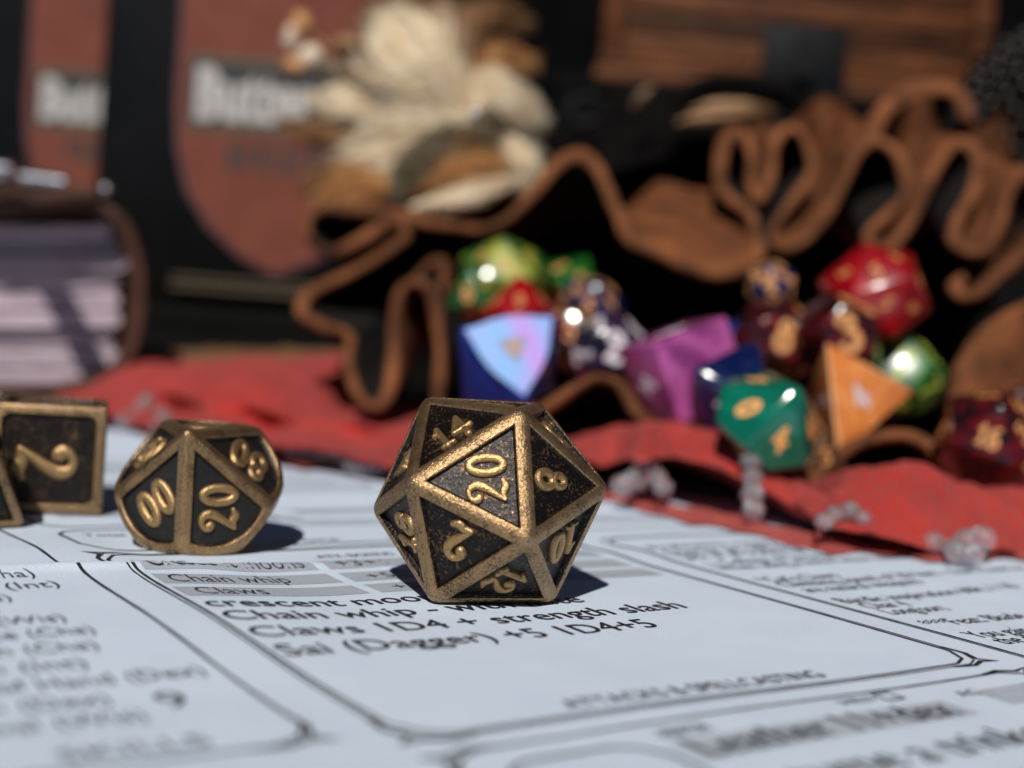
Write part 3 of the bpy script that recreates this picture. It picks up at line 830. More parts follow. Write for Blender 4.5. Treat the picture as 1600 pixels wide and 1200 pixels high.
edge_z = [(-120, .22), (450, .3), (700, .3), (900, .4), (960, .6), (1000, .85), (1110, .8), (1170, .65), (1230, .38), (1300, .32), (1400, .26), (1500, .16), (1600, .08), (1850, .05)]
crest_y = [(-120, 650), (128, 648), (170, 632), (240, 612), (320, 622), (400, 640), (450, 652), (520, 660), (600, 672), (700, 690), (800, 700), (880, 694), (950, 676), (1000, 664), (1050, 667), (1110, 684), (1170, 708), (1220, 738), (1260, 762), (1290, 768), (1315, 738), (1340, 722), (1400, 712), (1450, 726), (1490, 754), (1540, 764), (1600, 766), (1850, 780)]
crest_d = [(-120, 2.5), (450, 3.0), (900, 1.9), (1000, 1.3), (1260, 1.6), (1400, 1.9), (1850, 2.2)]
def cloth_columns(px):
    e = at_z(px, lerp_tab(px, edge_y), lerp_tab(px, edge_z)); D0 = (e-CC)@CF
    c = at(px, lerp_tab(px, crest_y), D0+lerp_tab(px, crest_d))
    return e, D0, c
rows_ = []
xs = np.concatenate([np.arange(128, 900, 14), np.arange(900, 1850, 6)])
ctrl = []
for px in xs:
    e, D0, c = cloth_columns(px)
    under = e+np.array([0, .4+4.5*e[2], -max(0.03, e[2]*.5)])        # fold turned under the edge
    lip = e+np.array([0, -.04, .05])
    mid = (e+c)/2+np.array([0, 0, .16 if px > 900 else .08])
    rc_ = math.exp(-((px-405)/62)**2)+.8*math.exp(-((px-270)/45)**2)+.7*math.exp(-((px-560)/45)**2)
    mid = mid+np.array([0, 1.3*rc_, -.22*rc_]); c = c+np.array([0, -.35*rc_, .06*rc_])
    DD = (c-CC)@CF
    v1 = at(px, 0, DD+1.6); v1[2] = max(.12, c[2]-.55)
    v2 = at(px, 0, DD+4.5); v2[2] = .35 + (.75*float(sstep(620, 430, px)) if px < 620 else 0)
    far_y = lerp_tab(px, [(-120, 640), (128, 632), (180, 604), (240, 577), (330, 566), (430, 556), (520, 556), (640, 585), (800, 600), (1850, 640)])
    v3 = at(px, far_y, 37.0); 
    if px > 560: v3[2] = min(v3[2], .5)
    v4 = v3+np.array([0, 3.0, -.9]); v4[2] = max(v4[2], .1)
    kl = float(sstep(110, 270, px))
    for q_ in (v1, v2, v3, v4): q_[2] = .05+(q_[2]-.05)*kl
    ctrl.append([under, e, lip, mid, c, v1, v2, v3, v4])
ctrl = np.array(ctrl)
nr = None; G = []
for col_ in ctrl:
    q = catmull(col_, 9); G.append(q)
G = np.array(G); nr = G.shape[1]
for i in range(G.shape[0]):
    for j in range(nr):
        p = G[i, j]; k = min(1, j/10)
        p[2] += k*(.16*noise.noise(Vector((p[0]*.45, p[1]*.28, 3.1)))+.09*noise.noise(Vector((p[0]*1.3, p[1]*1.1, 9.1)))+.05*noise.noise(Vector((p[0]*3.0, p[1]*2.6, 2.2)))+.03*noise.noise(Vector((p[0]*7.5, p[1]*6.5, 5.2))))
        if j < 9: p[1] += .06*noise.noise(Vector((p[0]*6, j*.7, 1.3)))
        p[2] = max(p[2], .035)
e0 = at_z(900, 740, 0)
cl = empty('red_cloth', (e0[0], e0[1], 0), 'rumpled red cloth with a hem of hanging glass beads, lying under the leather pouch', 'cloth')
Fc = [(i*nr+j, (i+1)*nr+j, (i+1)*nr+j+1, i*nr+j+1) for i in range(len(G)-1) for j in range(nr-1)]
mesh_obj('fabric', G.reshape(-1, 3), Fc, M['red_cloth'], cl, 80)
HB = []
for px in xs:
    h = at_z(px, lerp_tab(px, hem_y)+3*math.sin(px*.031)+2*math.sin(px*.083), .03); e, D0, c = cloth_columns(px)
    hi = h+np.array([0, 1.3, .08])
    HB.append([h, (h+hi)/2+np.array([0, 0, .02+.03*math.sin(px*.09)]), hi])
HB = np.array([catmull(q, 4) for q in HB]); nh_ = HB.shape[1]
mesh_obj('hem_band', HB.reshape(-1, 3), [(i*nh_+j, (i+1)*nh_+j, (i+1)*nh_+j+1, i*nh_+j+1) for i in range(len(HB)-1) for j in range(nh_-1)], M['hem'], cl, 80)
def glass(name, tint):
    mt, n, b = new_mat(name)
    b.inputs['Base Color'].default_value = (*tint, 1); b.inputs['Roughness'].default_value = .0; b.inputs['IOR'].default_value = 1.5
    b.inputs['Transmission Weight'].default_value = .87; b.inputs['Coat Weight'].default_value = .6; b.inputs['Coat Roughness'].default_value = .08
    b.inputs['Thin Film Thickness'].default_value = 380.0
    return mt
M['bead'] = glass('clear_iridescent_glass', (1.0, .96, .98))
M['bead_red'] = simple('small_red_bead', (0.12, 0.004, 0.006), .25)
bead_me = None
def bead_at(p, r, parent, mat='bead'):
    global bead_me
    if bead_me is None:
        v, f = ico((0, 0, 0), 1.0, 3); bead_me = {}
        for mk in ('bead', 'bead_red'):
            me = bpy.data.meshes.new('bead'); me.from_pydata(v, [], f); me.materials.append(M[mk]); me.polygons.foreach_set('use_smooth', [True]*len(me.polygons)); bead_me[mk] = me
    o = bpy.data.objects.new('bead', bead_me[mat]); COL.objects.link(o); o.parent = parent
    o.location = Vector(p)-world_loc(parent); o.scale = (r, r, r*.92); return o
def strand(pts, n, r, red_at=None):
    q = catmull(pts, 12); L = np.concatenate([[0], np.cumsum(np.linalg.norm(np.diff(q, axis=0), axis=1))])
    s_ = empty_part('bead_strand', q[0], cl)
    v, f = tube(catmull(pts, 6), .018, 6); mesh_obj('thread', v, f, M['bead_red'], s_, 60)
    n = max(3, int(L[-1]/(r*1.85)))
    for k in range(n):
        t = L[-1]*(k+.5)/n; p = np.array([np.interp(t, L, q[:, i]) for i in range(3)])
        p[2] = max(p[2], r*.95+.01)
        bead_at(p, r*(.98+.14*random.random())*(.6 if k == red_at else 1), s_, 'bead_red' if k == red_at else 'bead')
def empty_part(name, loc, parent):
    o = bpy.data.objects.new(name, None); COL.objects.link(o); o.parent = parent
    o.location = Vector(loc)-world_loc(parent); o.empty_display_size = .2; return o
def P3(*t): return [at(x, y, D) for x, y, D in t]
strand(P3((1172, 708, 20.9), (1176, 745, 20.6), (1176, 780, 20.3), (1178, 808, 20.0)), 6, .17)
strand(P3((1276, 850, 18.5), (1284, 820, 18.6), (1312, 800, 18.8), (1340, 800, 18.7), (1352, 820, 18.5)), 6, .125, 0)
strand(P3((1440, 852, 18.6), (1472, 848, 18.5), (1495, 858, 18.4), (1520, 838, 18.7), (1546, 846, 18.4)), 6, .175)
strand(P3((1486, 862, 18.1), (1510, 868, 18.0), (1530, 862, 18.1)), 3, .14)
strand(P3((1004, 720, 22.0), (1000, 745, 21.6), (978, 756, 21.3), (962, 766, 21.1)), 5, .19)
strand(P3((1012, 728, 22.0), (1026, 745, 21.5), (1040, 770, 21.0)), 5, .15)
strand(P3((448, 708, 24.5), (490, 708, 24.2), (525, 712, 24.0), (568, 716, 23.8)), 6, .17)
strand(P3((545, 722, 23.2), (575, 730, 22.9), (600, 728, 23.0)), 3, .17)
strand(P3((232, 622, 29), (222, 640, 28.5), (206, 656, 28), (190, 664, 27.5)), 5, .2)
strand(P3((250, 645, 28), (262, 662, 27.2), (240, 672, 26.5)), 4, .17)
# speckled brown cloth edge behind the red one
M['brown_cloth'] = cloth_mat('brown_woven_cloth', (0.17, 0.085, 0.035), .8, 8)
bc = empty('brown_cloth', at(300, 600, 41), 'coarse brown woven cloth showing behind the red cloth, below the black riser', 'cloth')
V = []
for i in range(60):
    px = -60+i*12
    for (yy, D) in ((575, 38.6), (548+5*math.sin(i*.7)+3*math.sin(i*1.9), 39.4), (546, 41), (560, 45)):
        V.append(at(px, yy, D))
mesh_obj('fabric', V, [(i*4+j, (i+1)*4+j, (i+1)*4+j+1, i*4+j+1) for i in range(59) for j in range(3)], M['brown_cloth'], bc, 80)

# ---------------------------------------------------------------- leather pouch
def leather(name, col, rough=.75, var=.4, sc=1.6, b_=.5):
    return simple(name, col, rough, spec=.3, noise_scale=sc, var=var, bstr=b_, bscale=9, bdist=.05)
M['leather'] = leather('brown_suede', (0.135, 0.043, 0.013), .8, .6, .9, .6)
M['leather_edge'] = leather('cut_leather_edge', (0.15, 0.052, 0.019), .9, .7, 1.1, .6)  # strong tone noise: suede nap plus uneven rim highlights put into the colour
M['leather_in'] = leather('shaded_suede_lining', (0.005, 0.003, 0.002), .95)  # dark suede, blackened further to stand for shade deep in the folds
pouch = empty('leather_pouch', (3.5, 33, .3), 'brown leather pouch lying open with ruffled rim, coloured dice spilling from it', 'pouch')
def ribbon(name, pts, th, back, n=6, flip=1, mats=None, steps=4, dip=0):
    """leather strip: pts on the rim (px, py, D); back(p) gives where the sheet ends behind that rim point"""
    q = catmull([at(*p) for p in pts], n); k = len(q)
    ends = np.array([back(p) for p in q])
    T = np.gradient(q, axis=0); T /= np.linalg.norm(T, axis=1)[:, None]+1e-9
    Bd = ends-q; Bd /= np.linalg.norm(Bd, axis=1)[:, None]
    Nn = np.cross(T, Bd); Nn /= np.linalg.norm(Nn, axis=1)[:, None]+1e-9
    Nn *= flip
    prof = []   # (t along back, offset, material)
    for s_ in range(steps, 0, -1): prof.append((s_/steps, 1.0))
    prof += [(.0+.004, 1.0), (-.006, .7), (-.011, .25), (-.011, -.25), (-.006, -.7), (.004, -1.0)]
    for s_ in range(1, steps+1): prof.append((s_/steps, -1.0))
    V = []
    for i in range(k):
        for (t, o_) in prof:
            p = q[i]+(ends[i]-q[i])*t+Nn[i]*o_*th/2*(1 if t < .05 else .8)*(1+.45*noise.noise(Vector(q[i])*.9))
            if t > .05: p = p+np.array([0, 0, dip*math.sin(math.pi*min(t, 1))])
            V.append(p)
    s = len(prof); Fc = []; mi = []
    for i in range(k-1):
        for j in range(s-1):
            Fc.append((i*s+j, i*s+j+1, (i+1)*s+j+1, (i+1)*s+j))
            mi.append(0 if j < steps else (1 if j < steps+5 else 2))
    Vn = np.array(V)
    for i_, p in enumerate(Vn):
        nz = noise.noise(Vector(p)*.8)*.10+noise.noise(Vector(p)*2.6)*.03; Vn[i_] = p+np.array([nz, 0, nz])
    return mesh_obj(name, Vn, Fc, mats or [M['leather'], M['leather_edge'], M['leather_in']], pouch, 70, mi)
neck = at(1050, 330, 47)
rim = [(680, 640, 30), (690, 560, 30.5), (682, 486, 31), (658, 446, 31), (632, 448, 31), (617, 488, 30.8), (614, 560, 30.3), (604, 618, 29.8), (580, 642, 29.6), (556, 622, 29.7), (546, 565, 30),
 (545, 522, 30.4), (505, 512, 30.6), (476, 496, 30.8), (472, 472, 31), (500, 448, 31.2), (552, 424, 31.5), (600, 396, 32), (634, 368, 32), (626, 346, 32), (600, 352, 32), (560, 376, 31.6), (520, 392, 31.4), (486, 380, 31.3), (474, 356, 31.5),
 (490, 334, 31.8), (540, 328, 32), (600, 331, 32), (648, 342, 32), (700, 354, 32), (756, 356, 32), (800, 336, 32), (840, 292, 32.2), (872, 256, 32.5), (902, 243, 32.5), (932, 262, 32.2), (956, 308, 31.8), (972, 350, 31.2),
 (990, 376, 30.6), (1031, 400, 30), (1084, 421, 29.7), (1127, 432, 29.7), (1162, 424, 30), (1186, 394, 30.6), (1180, 354, 31.5), (1158, 326, 32.2), (1132, 296, 32.8), (1125, 249, 33.2), (1141, 210, 33.5), (1164, 210, 33.5), (1175, 245, 33.2), (1172, 289, 32.8), (1186, 314, 32.5),
 (1204, 272, 32.8), (1210, 224, 33), (1237, 200, 33.2), (1263, 222, 33), (1270, 262, 32.6), (1246, 306, 32.2), (1216, 346, 31.8), (1206, 372, 31.6), (1226, 389, 31.5), (1263, 372, 31.6), (1294, 332, 31.9), (1320, 280, 32.3), (1338, 241, 32.5), (1366, 223, 32.6), (1399, 238, 32.4), (1421, 271, 32),
 (1415, 306, 31.7), (1386, 337, 31.5), (1361, 363, 31.3), (1368, 387, 31.2), (1394, 389, 31.2), (1416, 359, 31.4), (1442, 311, 31.8), (1464, 262, 32.1), (1487, 229, 32.3), (1512, 228, 32.2), (1530, 254, 32), (1521, 298, 31.6), (1499, 337, 31.3), (1491, 376, 31),
 (1512, 398, 30.9), (1543, 389, 31), (1565, 350, 31.3), (1576, 306, 31.6), (1602, 272, 31.8), (1640, 280, 31.8), (1660, 330, 31.4)]
def proj_px(p):
    q = np.asarray(p)-CC; return 800+F_PX*(q@CR)/(q@CF), 600-F_PX*(q@CU)/(q@CF), q@CF
def back_main(p):
    x, y, D = proj_px(p)
    k = float(sstep(930, 1010, x))
    nx = (np.clip(x, 860, 1480)*.6+.4*1120)*k+(1-k)*(x*.55+.45*900); ny = 205*k+(1-k)*410
    return p+(at(nx, ny, D+13)-p)*.46
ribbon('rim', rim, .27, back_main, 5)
# small inner curl beside the upright fold
ribbon('inner_fold', [(640, 448, 32.2), (664, 420, 32.4), (684, 408, 32.5), (692, 424, 32.4), (690, 460, 32)], .22, back_main, 5)
# front lip of the mouth and leather under the dice
lip = [(838, 648, 24.2), (868, 628, 24.2), (900, 606, 24.2), (934, 590, 24.2), (962, 594, 24.1), (984, 616, 24), (998, 644, 23.9), (1030, 668, 23.6), (1100, 690, 23.4), (1170, 712, 23.2), (1230, 742, 22.8), (1280, 742, 22.8), (1320, 706, 23.2), (1360, 686, 23.6), (1411, 678, 23.8), (1455, 698, 23.6), (1490, 735, 23.2), (1560, 760, 23)]
def back_floor(p):
    return np.array([p[0]*1.15+(.3), p[1]+11, .5])
ribbon('front_lip', lip, .22, back_floor, 5, steps=6)
# right side wall and its curled end
ribbon('rim_curl', [(1508, 434, 30.6), (1493, 446, 30.5), (1502, 462, 30.4), (1524, 462, 30.3), (1556, 436, 30.2), (1600, 398, 30), (1660, 345, 30)], .28, lambda p: p+np.array([1.2, 5, .3]), 5)
ribbon('side_wall', [(1640, 468, 28.5), (1580, 486, 28), (1530, 522, 27.4), (1500, 570, 26.8), (1488, 620, 26.4), (1486, 690, 26)], .28, lambda p: p+np.array([4.6, 3.2, .5]), 5, flip=-1, mats=[M['leather'], M['leather_edge'], M['leather']])
# big lit fold behind the ruffles
ribbon('outer_fold', [(1362, 215, 35.5), (1378, 178, 35.8), (1408, 150, 36), (1448, 136, 36), (1486, 138, 36), (1506, 158, 35.8), (1510, 190, 35.6)], .5, lambda p: p+np.array([-.6, 5, -1.6]), 5)
# closed body of the pouch behind the mouth
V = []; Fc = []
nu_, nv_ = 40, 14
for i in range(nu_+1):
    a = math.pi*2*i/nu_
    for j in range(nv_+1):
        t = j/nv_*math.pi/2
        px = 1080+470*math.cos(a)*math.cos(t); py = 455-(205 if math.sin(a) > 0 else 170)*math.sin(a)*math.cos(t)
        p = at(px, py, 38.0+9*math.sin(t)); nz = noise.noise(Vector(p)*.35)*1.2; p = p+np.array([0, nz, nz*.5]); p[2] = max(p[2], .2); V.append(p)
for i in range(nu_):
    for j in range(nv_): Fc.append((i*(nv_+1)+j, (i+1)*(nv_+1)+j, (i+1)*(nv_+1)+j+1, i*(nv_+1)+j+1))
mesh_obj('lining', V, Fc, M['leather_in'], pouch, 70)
V = []; Fc = []
for i in range(31):
    for j in range(16):
        px = 1175+i*13.5; sy = 176+26*math.sin(i*.55)+j*14
        V.append(at(px, sy, 36.4+1.1*math.sin(i*.9+j*.12)+.12*j*(-.6)))
for i in range(30):
    for j in range(15): Fc.append((i*16+j, (i+1)*16+j, (i+1)*16+j+1, i*16+j+1))
mesh_obj('outer_wall', V, Fc, M['leather'], pouch, 70)

# ---------------------------------------------------------------- coloured dice
def plastic(name, c1, c2=None, rough=.12, sc=1.6, sss=0.0, **kw):
    mt, n, b = new_mat(name); c = coords(n)
    if c2:
        a = nd(n, 'ShaderNodeTexNoise', _Scale=float(sc), _Detail=2.0, _Distortion=1.5); n.links.new(c, a.inputs['Vector'])
        r = ramp(n, a.outputs['Fac'], [(.42, c1), (.58, c2)]); n.links.new(r.outputs[0], b.inputs['Base Color'])
    else: b.inputs['Base Color'].default_value = (*c1, 1)
    b.inputs['Roughness'].default_value = rough; b.inputs['Coat Weight'].default_value = .5; b.inputs['Coat Roughness'].default_value = .1
    for k, v_ in kw.items(): b.inputs[k.replace('_', ' ')].default_value = v_
    return mt
M['gold_paint'] = simple('gold_numeral_paint', (0.60, 0.27, 0.085), .5, noise_scale=6, var=.15)
M['white_paint'] = simple('white_numeral_paint', (0.62, 0.54, 0.60), .5)
M['lime_paint'] = simple('yellow_green_paint', (0.42, 0.46, 0.06), .5)
M['orange_paint'] = simple('orange_numeral_paint', (0.80, 0.36, 0.10), .5)
def solid_die(label, kind, size, origin, n_face, n_dir, up_dir, mat, paint, numbers, nh, group='coloured dice spilling from the pouch', round_=.05, alpha=R(48), name='plastic_die', pips=None, vert_first=True, narrow=1.0, wm=1.25):
    """size: distance from centre to face; n_dir where face n_face looks; up_dir where its first corner points"""
    N = normals_of(kind, alpha); V, Fs = poly_from(N, size)
    up0 = V[Fs[n_face][0]]-V[Fs[n_face]].mean(0)
    if kind == 10: up0 = N[:5].sum(0)*(1 if n_face < 5 else -1)
    if kind == 6: up0 = (V[Fs[n_face][0]]+V[Fs[n_face][1]])/2-V[Fs[n_face]].mean(0)
    Rm = rot_align(N[n_face], up0, np.asarray(n_dir), np.asarray(up_dir)); W = V@Rm.T; Nw = N@Rm.T
    c = np.asarray(origin, float)
    o = empty(name, (c[0], c[1], c[2]+W[:, 2].min()), label, 'die', group)
    bm = bmesh.new(); bv = [bm.verts.new(p+c) for p in W]
    for f in Fs: bm.faces.new([bv[i] for i in f])
    bmesh.ops.bevel(bm, geom=list(bm.edges), offset=round_, segments=3, profile=.5, affect='EDGES')
    bmesh.ops.recalc_face_normals(bm, faces=bm.faces)
    bm_obj('body', bm, M[mat], o, 25)
    for i, f in enumerate(Fs):
        if pips is not None:
            cen = W[f].mean(0); a_ = (W[f[0]]-cen)*.5; b_ = (W[f[1]]-cen)*.5
            lay = {1: [(0, 0)], 2: [(1, 0), (-1, 0)], 3: [(1, 0), (0, 0), (-1, 0)], 4: [(1, 0), (-1, 0), (0, 1), (0, -1)], 5: [(1, 0), (-1, 0), (0, 1), (0, -1), (0, 0)], 6: [(1, 0), (-1, 0), (0, 1), (0, -1), (.5, .5), (-.5, -.5)]}[pips[i]]
            for (s_, t_) in lay:
                v, f_ = ico((0, 0, 0), 1, 2); vv_ = np.array(v)*nh; vv_ = vv_-np.outer(vv_@Nw[i], Nw[i])*.75
                mesh_obj('pip', vv_+c+cen+a_*s_+b_*t_+Nw[i]*.0, f_, M[paint], o, 60)
            continue
        if Nw[i]@(CC-(c+Nw[i]*size)) < 0: continue      # only the sides turned to the viewer's half carry paint worth building
        s = numbers[i % len(numbers)]
        if not s: continue
        cen = poly_centroid(W[f], Nw[i])
        if kind == 10:
            ax = N[:5].sum(0)@Rm.T; up = ax*(1 if i < 5 else -1)
        elif kind == 6: up = (W[f[0]]+W[f[1]])/2-cen
        else: up = W[f[0]]-cen
        v, f_ = numeral_mesh(s, cen+c, Nw[i], up, nh, .012, wmul=wm, narrow=narrow)
        mesh_obj('numeral', v, f_, M[paint], o, 50)
    return o
M['p_teal'] = plastic('teal_green_plastic', (0.002, 0.10, 0.062), (0.003, 0.14, 0.085))
M['p_orange'] = plastic('clear_orange_resin', (0.62, 0.19, 0.045), (0.74, 0.28, 0.08), .12, 1.2, Subsurface_Weight=.3, Subsurface_Radius=(.4, .2, .1))
M['p_pink'] = plastic('purple_pink_resin', (0.52, 0.11, 0.36), (0.24, 0.04, 0.18), .16, 1.0, Transmission_Weight=.25)
M['p_blue'] = plastic('deep_blue_plastic', (0.0, 0.028, 0.19), (0.0, 0.04, 0.25), .3, 1.0, Specular_IOR_Level=.2, Coat_Weight=.1)
M['p_swirl'] = plastic('blue_violet_resin', (0.16, 0.36, 0.72), (0.42, 0.22, 0.66), .38, .45)  # pale blue and violet swirl laid over one face
M['label_grey'] = simple('grey_violet_paint', (0.20, 0.22, 0.30), .5)
M['p_navy'] = plastic('navy_plastic', (0.003, 0.007, 0.045), (0.008, 0.016, 0.07))
M['p_violet'] = plastic('black_violet_plastic', (0.022, 0.006, 0.035), (0.006, 0.004, 0.012))
M['p_wine'] = plastic('black_and_wine_plastic', (0.009, 0.004, 0.004), (0.10, 0.004, 0.006), .14, 1.8)
M['p_red'] = plastic('clear_red_resin', (0.36, 0.003, 0.008), (0.24, 0.0015, 0.006), .22, 1.0, Transmission_Weight=.15)
M['p_green'] = plastic('green_marbled_resin', (0.004, 0.06, 0.009), (0.02, 0.13, 0.014), .25, 1.0)
M['p_lime'] = plastic('yellow_green_marbled_resin', (0.006, 0.075, 0.008), (0.30, 0.32, 0.03), .5, .8, Coat_Weight=.15)
M['bronze'] = antique('dark_bronze', (0.12, 0.055, 0.02), (0.02, 0.01, 0.006), .5, .75, (.4, .6), .6, 20, .5)
sunv = np.array(sdir); 
def toward(p): v_ = CC-np.asarray(p); return v_/np.linalg.norm(v_)
def half(p, dx=0, dy=0):
    h = sunv+toward(p); h = h/np.linalg.norm(h)+CR*dx+CU*dy; return h/np.linalg.norm(h)
p = at(1200, 657, 21.3)
solid_die('teal green ten sided die with orange 0, nearest of the coloured dice', 10, .66, p, 0, cdir(-.42, .42, .85), cdir(.9, .30, .1), 'p_teal', 'orange_paint', ['0', '4', '6', '2', '4', '1', '3', '5', '7', '9'], .42, round_=.09)
p = at(1322, 622, 24)
od_ = solid_die('clear orange four sided die with painted ridge highlights beside the teal die', 4, .43, p, 0, cdir(.38, .05, .9), cdir(-.62, .8, 0), 'p_orange', 'white_paint', ['4', '1', '2', '3'], .5, round_=.06)
M['ridge'] = simple('pale_ridge_highlight', (0.85, 0.50, 0.26), .25, coat=.5)  # highlights along the die's edges, put into the colour of thin tubes
bo_ = [c_ for c_ in od_.children if c_.name.startswith('body')][0]; wl_ = np.array(world_loc(bo_))
vs_ = np.array([v_.co[:] for v_ in bo_.data.vertices])+wl_; cen_ = vs_.mean(0)
cs_ = []
for v_ in vs_[np.argsort(-np.linalg.norm(vs_-cen_, axis=1))]:
    if all(np.linalg.norm(v_-c_) > .5 for c_ in cs_): cs_.append(v_)
    if len(cs_) == 4: break
for i in range(4):
    for j in range(i+1, 4):
        v, f = tube([cs_[i]*.99+cen_*.01, (cs_[i]+cs_[j])/2, cs_[j]*.99+cen_*.01], [.022, .03, .022], 8); mesh_obj('ridge_highlight', v, f, M['ridge'], od_, 60)
p = at(1068, 580, 24)
solid_die('translucent purple pink die with white numerals leaning in the pouch mouth', 6, .76, p, 0, cdir(.36, .02, .93), cdir(-.26, 1, .3), 'p_pink', 'white_paint', ['', '4', '4'], .62, round_=.07, wm=1.4)
p = at(795, 565, 24.5)
n_b = half(p, .16, 0); blue = solid_die('deep blue eight sided die with a pale blue and violet face, behind the largest brass die', 8, .74, p, 0, n_b, cdir(.15, -1, 0), 'p_blue', 'gold_paint', ['', '0', '6', '3'], .34, round_=.05)
u_b = cdir(.15, -1, 0); u_b = u_b-n_b*(u_b@n_b); u_b /= np.linalg.norm(u_b); r_b = np.cross(u_b, n_b)
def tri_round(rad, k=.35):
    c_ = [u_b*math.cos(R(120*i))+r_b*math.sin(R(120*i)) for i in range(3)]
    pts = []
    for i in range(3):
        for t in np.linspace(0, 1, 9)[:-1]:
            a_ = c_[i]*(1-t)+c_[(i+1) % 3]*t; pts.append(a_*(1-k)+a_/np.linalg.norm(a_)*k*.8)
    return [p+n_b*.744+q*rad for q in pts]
mesh_obj('swirl_face', tri_round(1.0), [list(range(24))[::-1]], M['p_swirl'], blue)
mesh_obj('grey_triangle', [q+n_b*.004 for q in tri_round(.34, .1)], [list(range(24))[::-1]], M['label_grey'], blue)
v, f_ = numeral_mesh('12', p+n_b*.749, n_b, u_b, .24, .012, wmul=1.2); mesh_obj('numeral', v, f_, M['gold_paint'], blue, 50)
p = at(1142, 612, 23)
solid_die('navy die with white shining top edge, half hidden behind the teal die', 8, .62, p, 0, cdir(-.35, -.45, .8), cdir(-.5, .8, 0), 'p_navy', 'white_paint', ['7', '', ''], .3, round_=.1)
p = at(1160, 540, 27.5)
solid_die('small plain blue die between the purple pink die and the wine dice', 10, .5, p, 0, cdir(.1, .2, 1), cdir(0, 1, 0), 'p_blue', 'gold_paint', ['1', '3', '5'], .3)
p = at(1212, 532, 26)
solid_die('black and wine die with a gold 8, below the small navy die', 12, .72, p, 0, cdir(.05, .1, 1), cdir(.3, 1, 0), 'p_wine', 'gold_paint', ['8', '', '', '6', ''], .62, wm=1.3)
p = at(1205, 447, 27)
solid_die('small navy die with a copper numeral on top of the dice pile', 20, .46, p, 0, cdir(-.25, .1, 1), cdir(0, 1, 0), 'p_navy', 'gold_paint', ['4', '9', '1'], .42, wm=1.4)
p = at(1312, 528, 25.2)
solid_die('black and wine die with a gold 3, under the red pip die', 12, .72, p, 0, cdir(0, .1, 1), cdir(-.2, 1, 0), 'p_wine', 'gold_paint', ['3', '', '', '8', ''], .72, wm=1.3)
p = at(1366, 462, 26)
solid_die('bright red twenty sided die with small gold numerals, topmost of the pile on the right', 20, .90, p, 0, cdir(-.2, .45, .85), cdir(-.3, 1, 0), 'p_red', 'gold_paint', ['5', '2', '8', '4', '6'], .30, wm=1.3)
p = at(1408, 588, 26.5)
solid_die('green marbled die with yellow patches behind the orange four sided die', 12, .72, p, 0, cdir(-.2, .35, 1), cdir(.3, 1, 0), 'p_green', 'lime_paint', ['7', '', '2'], .6)
p = at(1545, 690, 22.6)
solid_die('black and wine die with gold numerals at the right border', 20, .80, p, 0, cdir(-.35, .15, 1), cdir(.4, 1, 0), 'p_wine', 'gold_paint', ['16', '5', '', '', '12', '9', ''], .36, wm=1.4)
p = at(1592, 665, 24)
solid_die('dark wine die cut off by the right border, behind its neighbour', 10, .6, p, 0, cdir(-.4, .1, 1), cdir(0, 1, 0), 'p_wine', 'gold_paint', ['0', '7', '3'], .34, wm=1.5)
p = at(786, 440, 31)
solid_die('green and yellow marbled twenty sided die at the top of the left pile', 20, .92, p, 0, half(p, .1, .05), cdir(0, 1, 0), 'p_lime', 'gold_paint', ['13', '5', '7'], .3)
p = at(738, 462, 30)
solid_die('green die with a gold numeral, left below the marbled die', 8, .42, p, 0, cdir(-.2, .1, 1), cdir(0, 1, 0), 'p_green', 'gold_paint', ['6', '1', '4'], .4, wm=1.4)
p = at(893, 443, 32)
solid_die('green die with a gold numeral, right of the marbled die', 10, .55, p, 0, cdir(.35, .25, .9), cdir(.5, 1, 0), 'p_green', 'gold_paint', ['9', '6', '1'], .4, wm=1.4)
p = at(812, 488, 28)
solid_die('clear red die with only its top showing above the blue die', 10, .56, p, 0, cdir(0, .6, .8), cdir(0, 1, 0), 'p_red', 'gold_paint', ['0', '2'], .3)
p = at(922, 482, 30)
solid_die('navy die with copper numerals right of the red top', 20, .66, p, 0, cdir(-.05, .1, 1), cdir(.4, 1, 0), 'p_navy', 'gold_paint', ['6', '18', '4'], .36, wm=1.4)
p = at(893, 528, 27.5)
solid_die('black and wine die with a copper numeral right of the blue die', 12, .60, p, 0, cdir(-.1, .2, 1), cdir(0, 1, 0), 'p_wine', 'gold_paint', ['5', '3'], .4, wm=1.4)
p = at(955, 552, 26)
solid_die('black violet die with white 2, left of the purple pink die', 12, .68, p, 0, cdir(.05, .15, 1), cdir(.2, 1, 0), 'p_violet', 'white_paint', ['2', '7', '4'], .62, wm=1.4)
p = at(1278, 715, 23.2)
solid_die('small dark bronze die squeezed between the teal die and the orange die', 8, .34, p, 0, cdir(.2, .1, 1), cdir(0, 1, 0), 'bronze', 'gold_paint', ['5', '', ''], .3)

# ---------------------------------------------------------------- leather bound journal
M['cover'] = leather('dark_book_leather', (0.05, 0.018, 0.008), .6)
M['pages'] = simple('deckle_paper', (0.40, 0.315, 0.36), .85, noise_scale=1.5, var=.14, bstr=.4, bscale=6, bdist=.06)
_b = M['pages'].node_tree; _p = [x for x in _b.nodes if x.type == 'BSDF_PRINCIPLED'][0]
_q = nd(_b, 'ShaderNodeMapping'); _q.inputs['Scale'].default_value = (.5, .5, 26); _b.links.new(coords(_b), _q.inputs['Vector'])
_n = nd(_b, 'ShaderNodeTexNoise', _Scale=1.0, _Detail=4.0); _b.links.new(_q.outputs[0], _n.inputs['Vector'])
_r = ramp(_b, _n.outputs['Fac'], [(.36, (.20, .15, .18)), (.52, (.44, .345, .395)), (.7, (.56, .46, .51))]); _b.links.new(_r.outputs[0], _p.inputs['Base Color'])
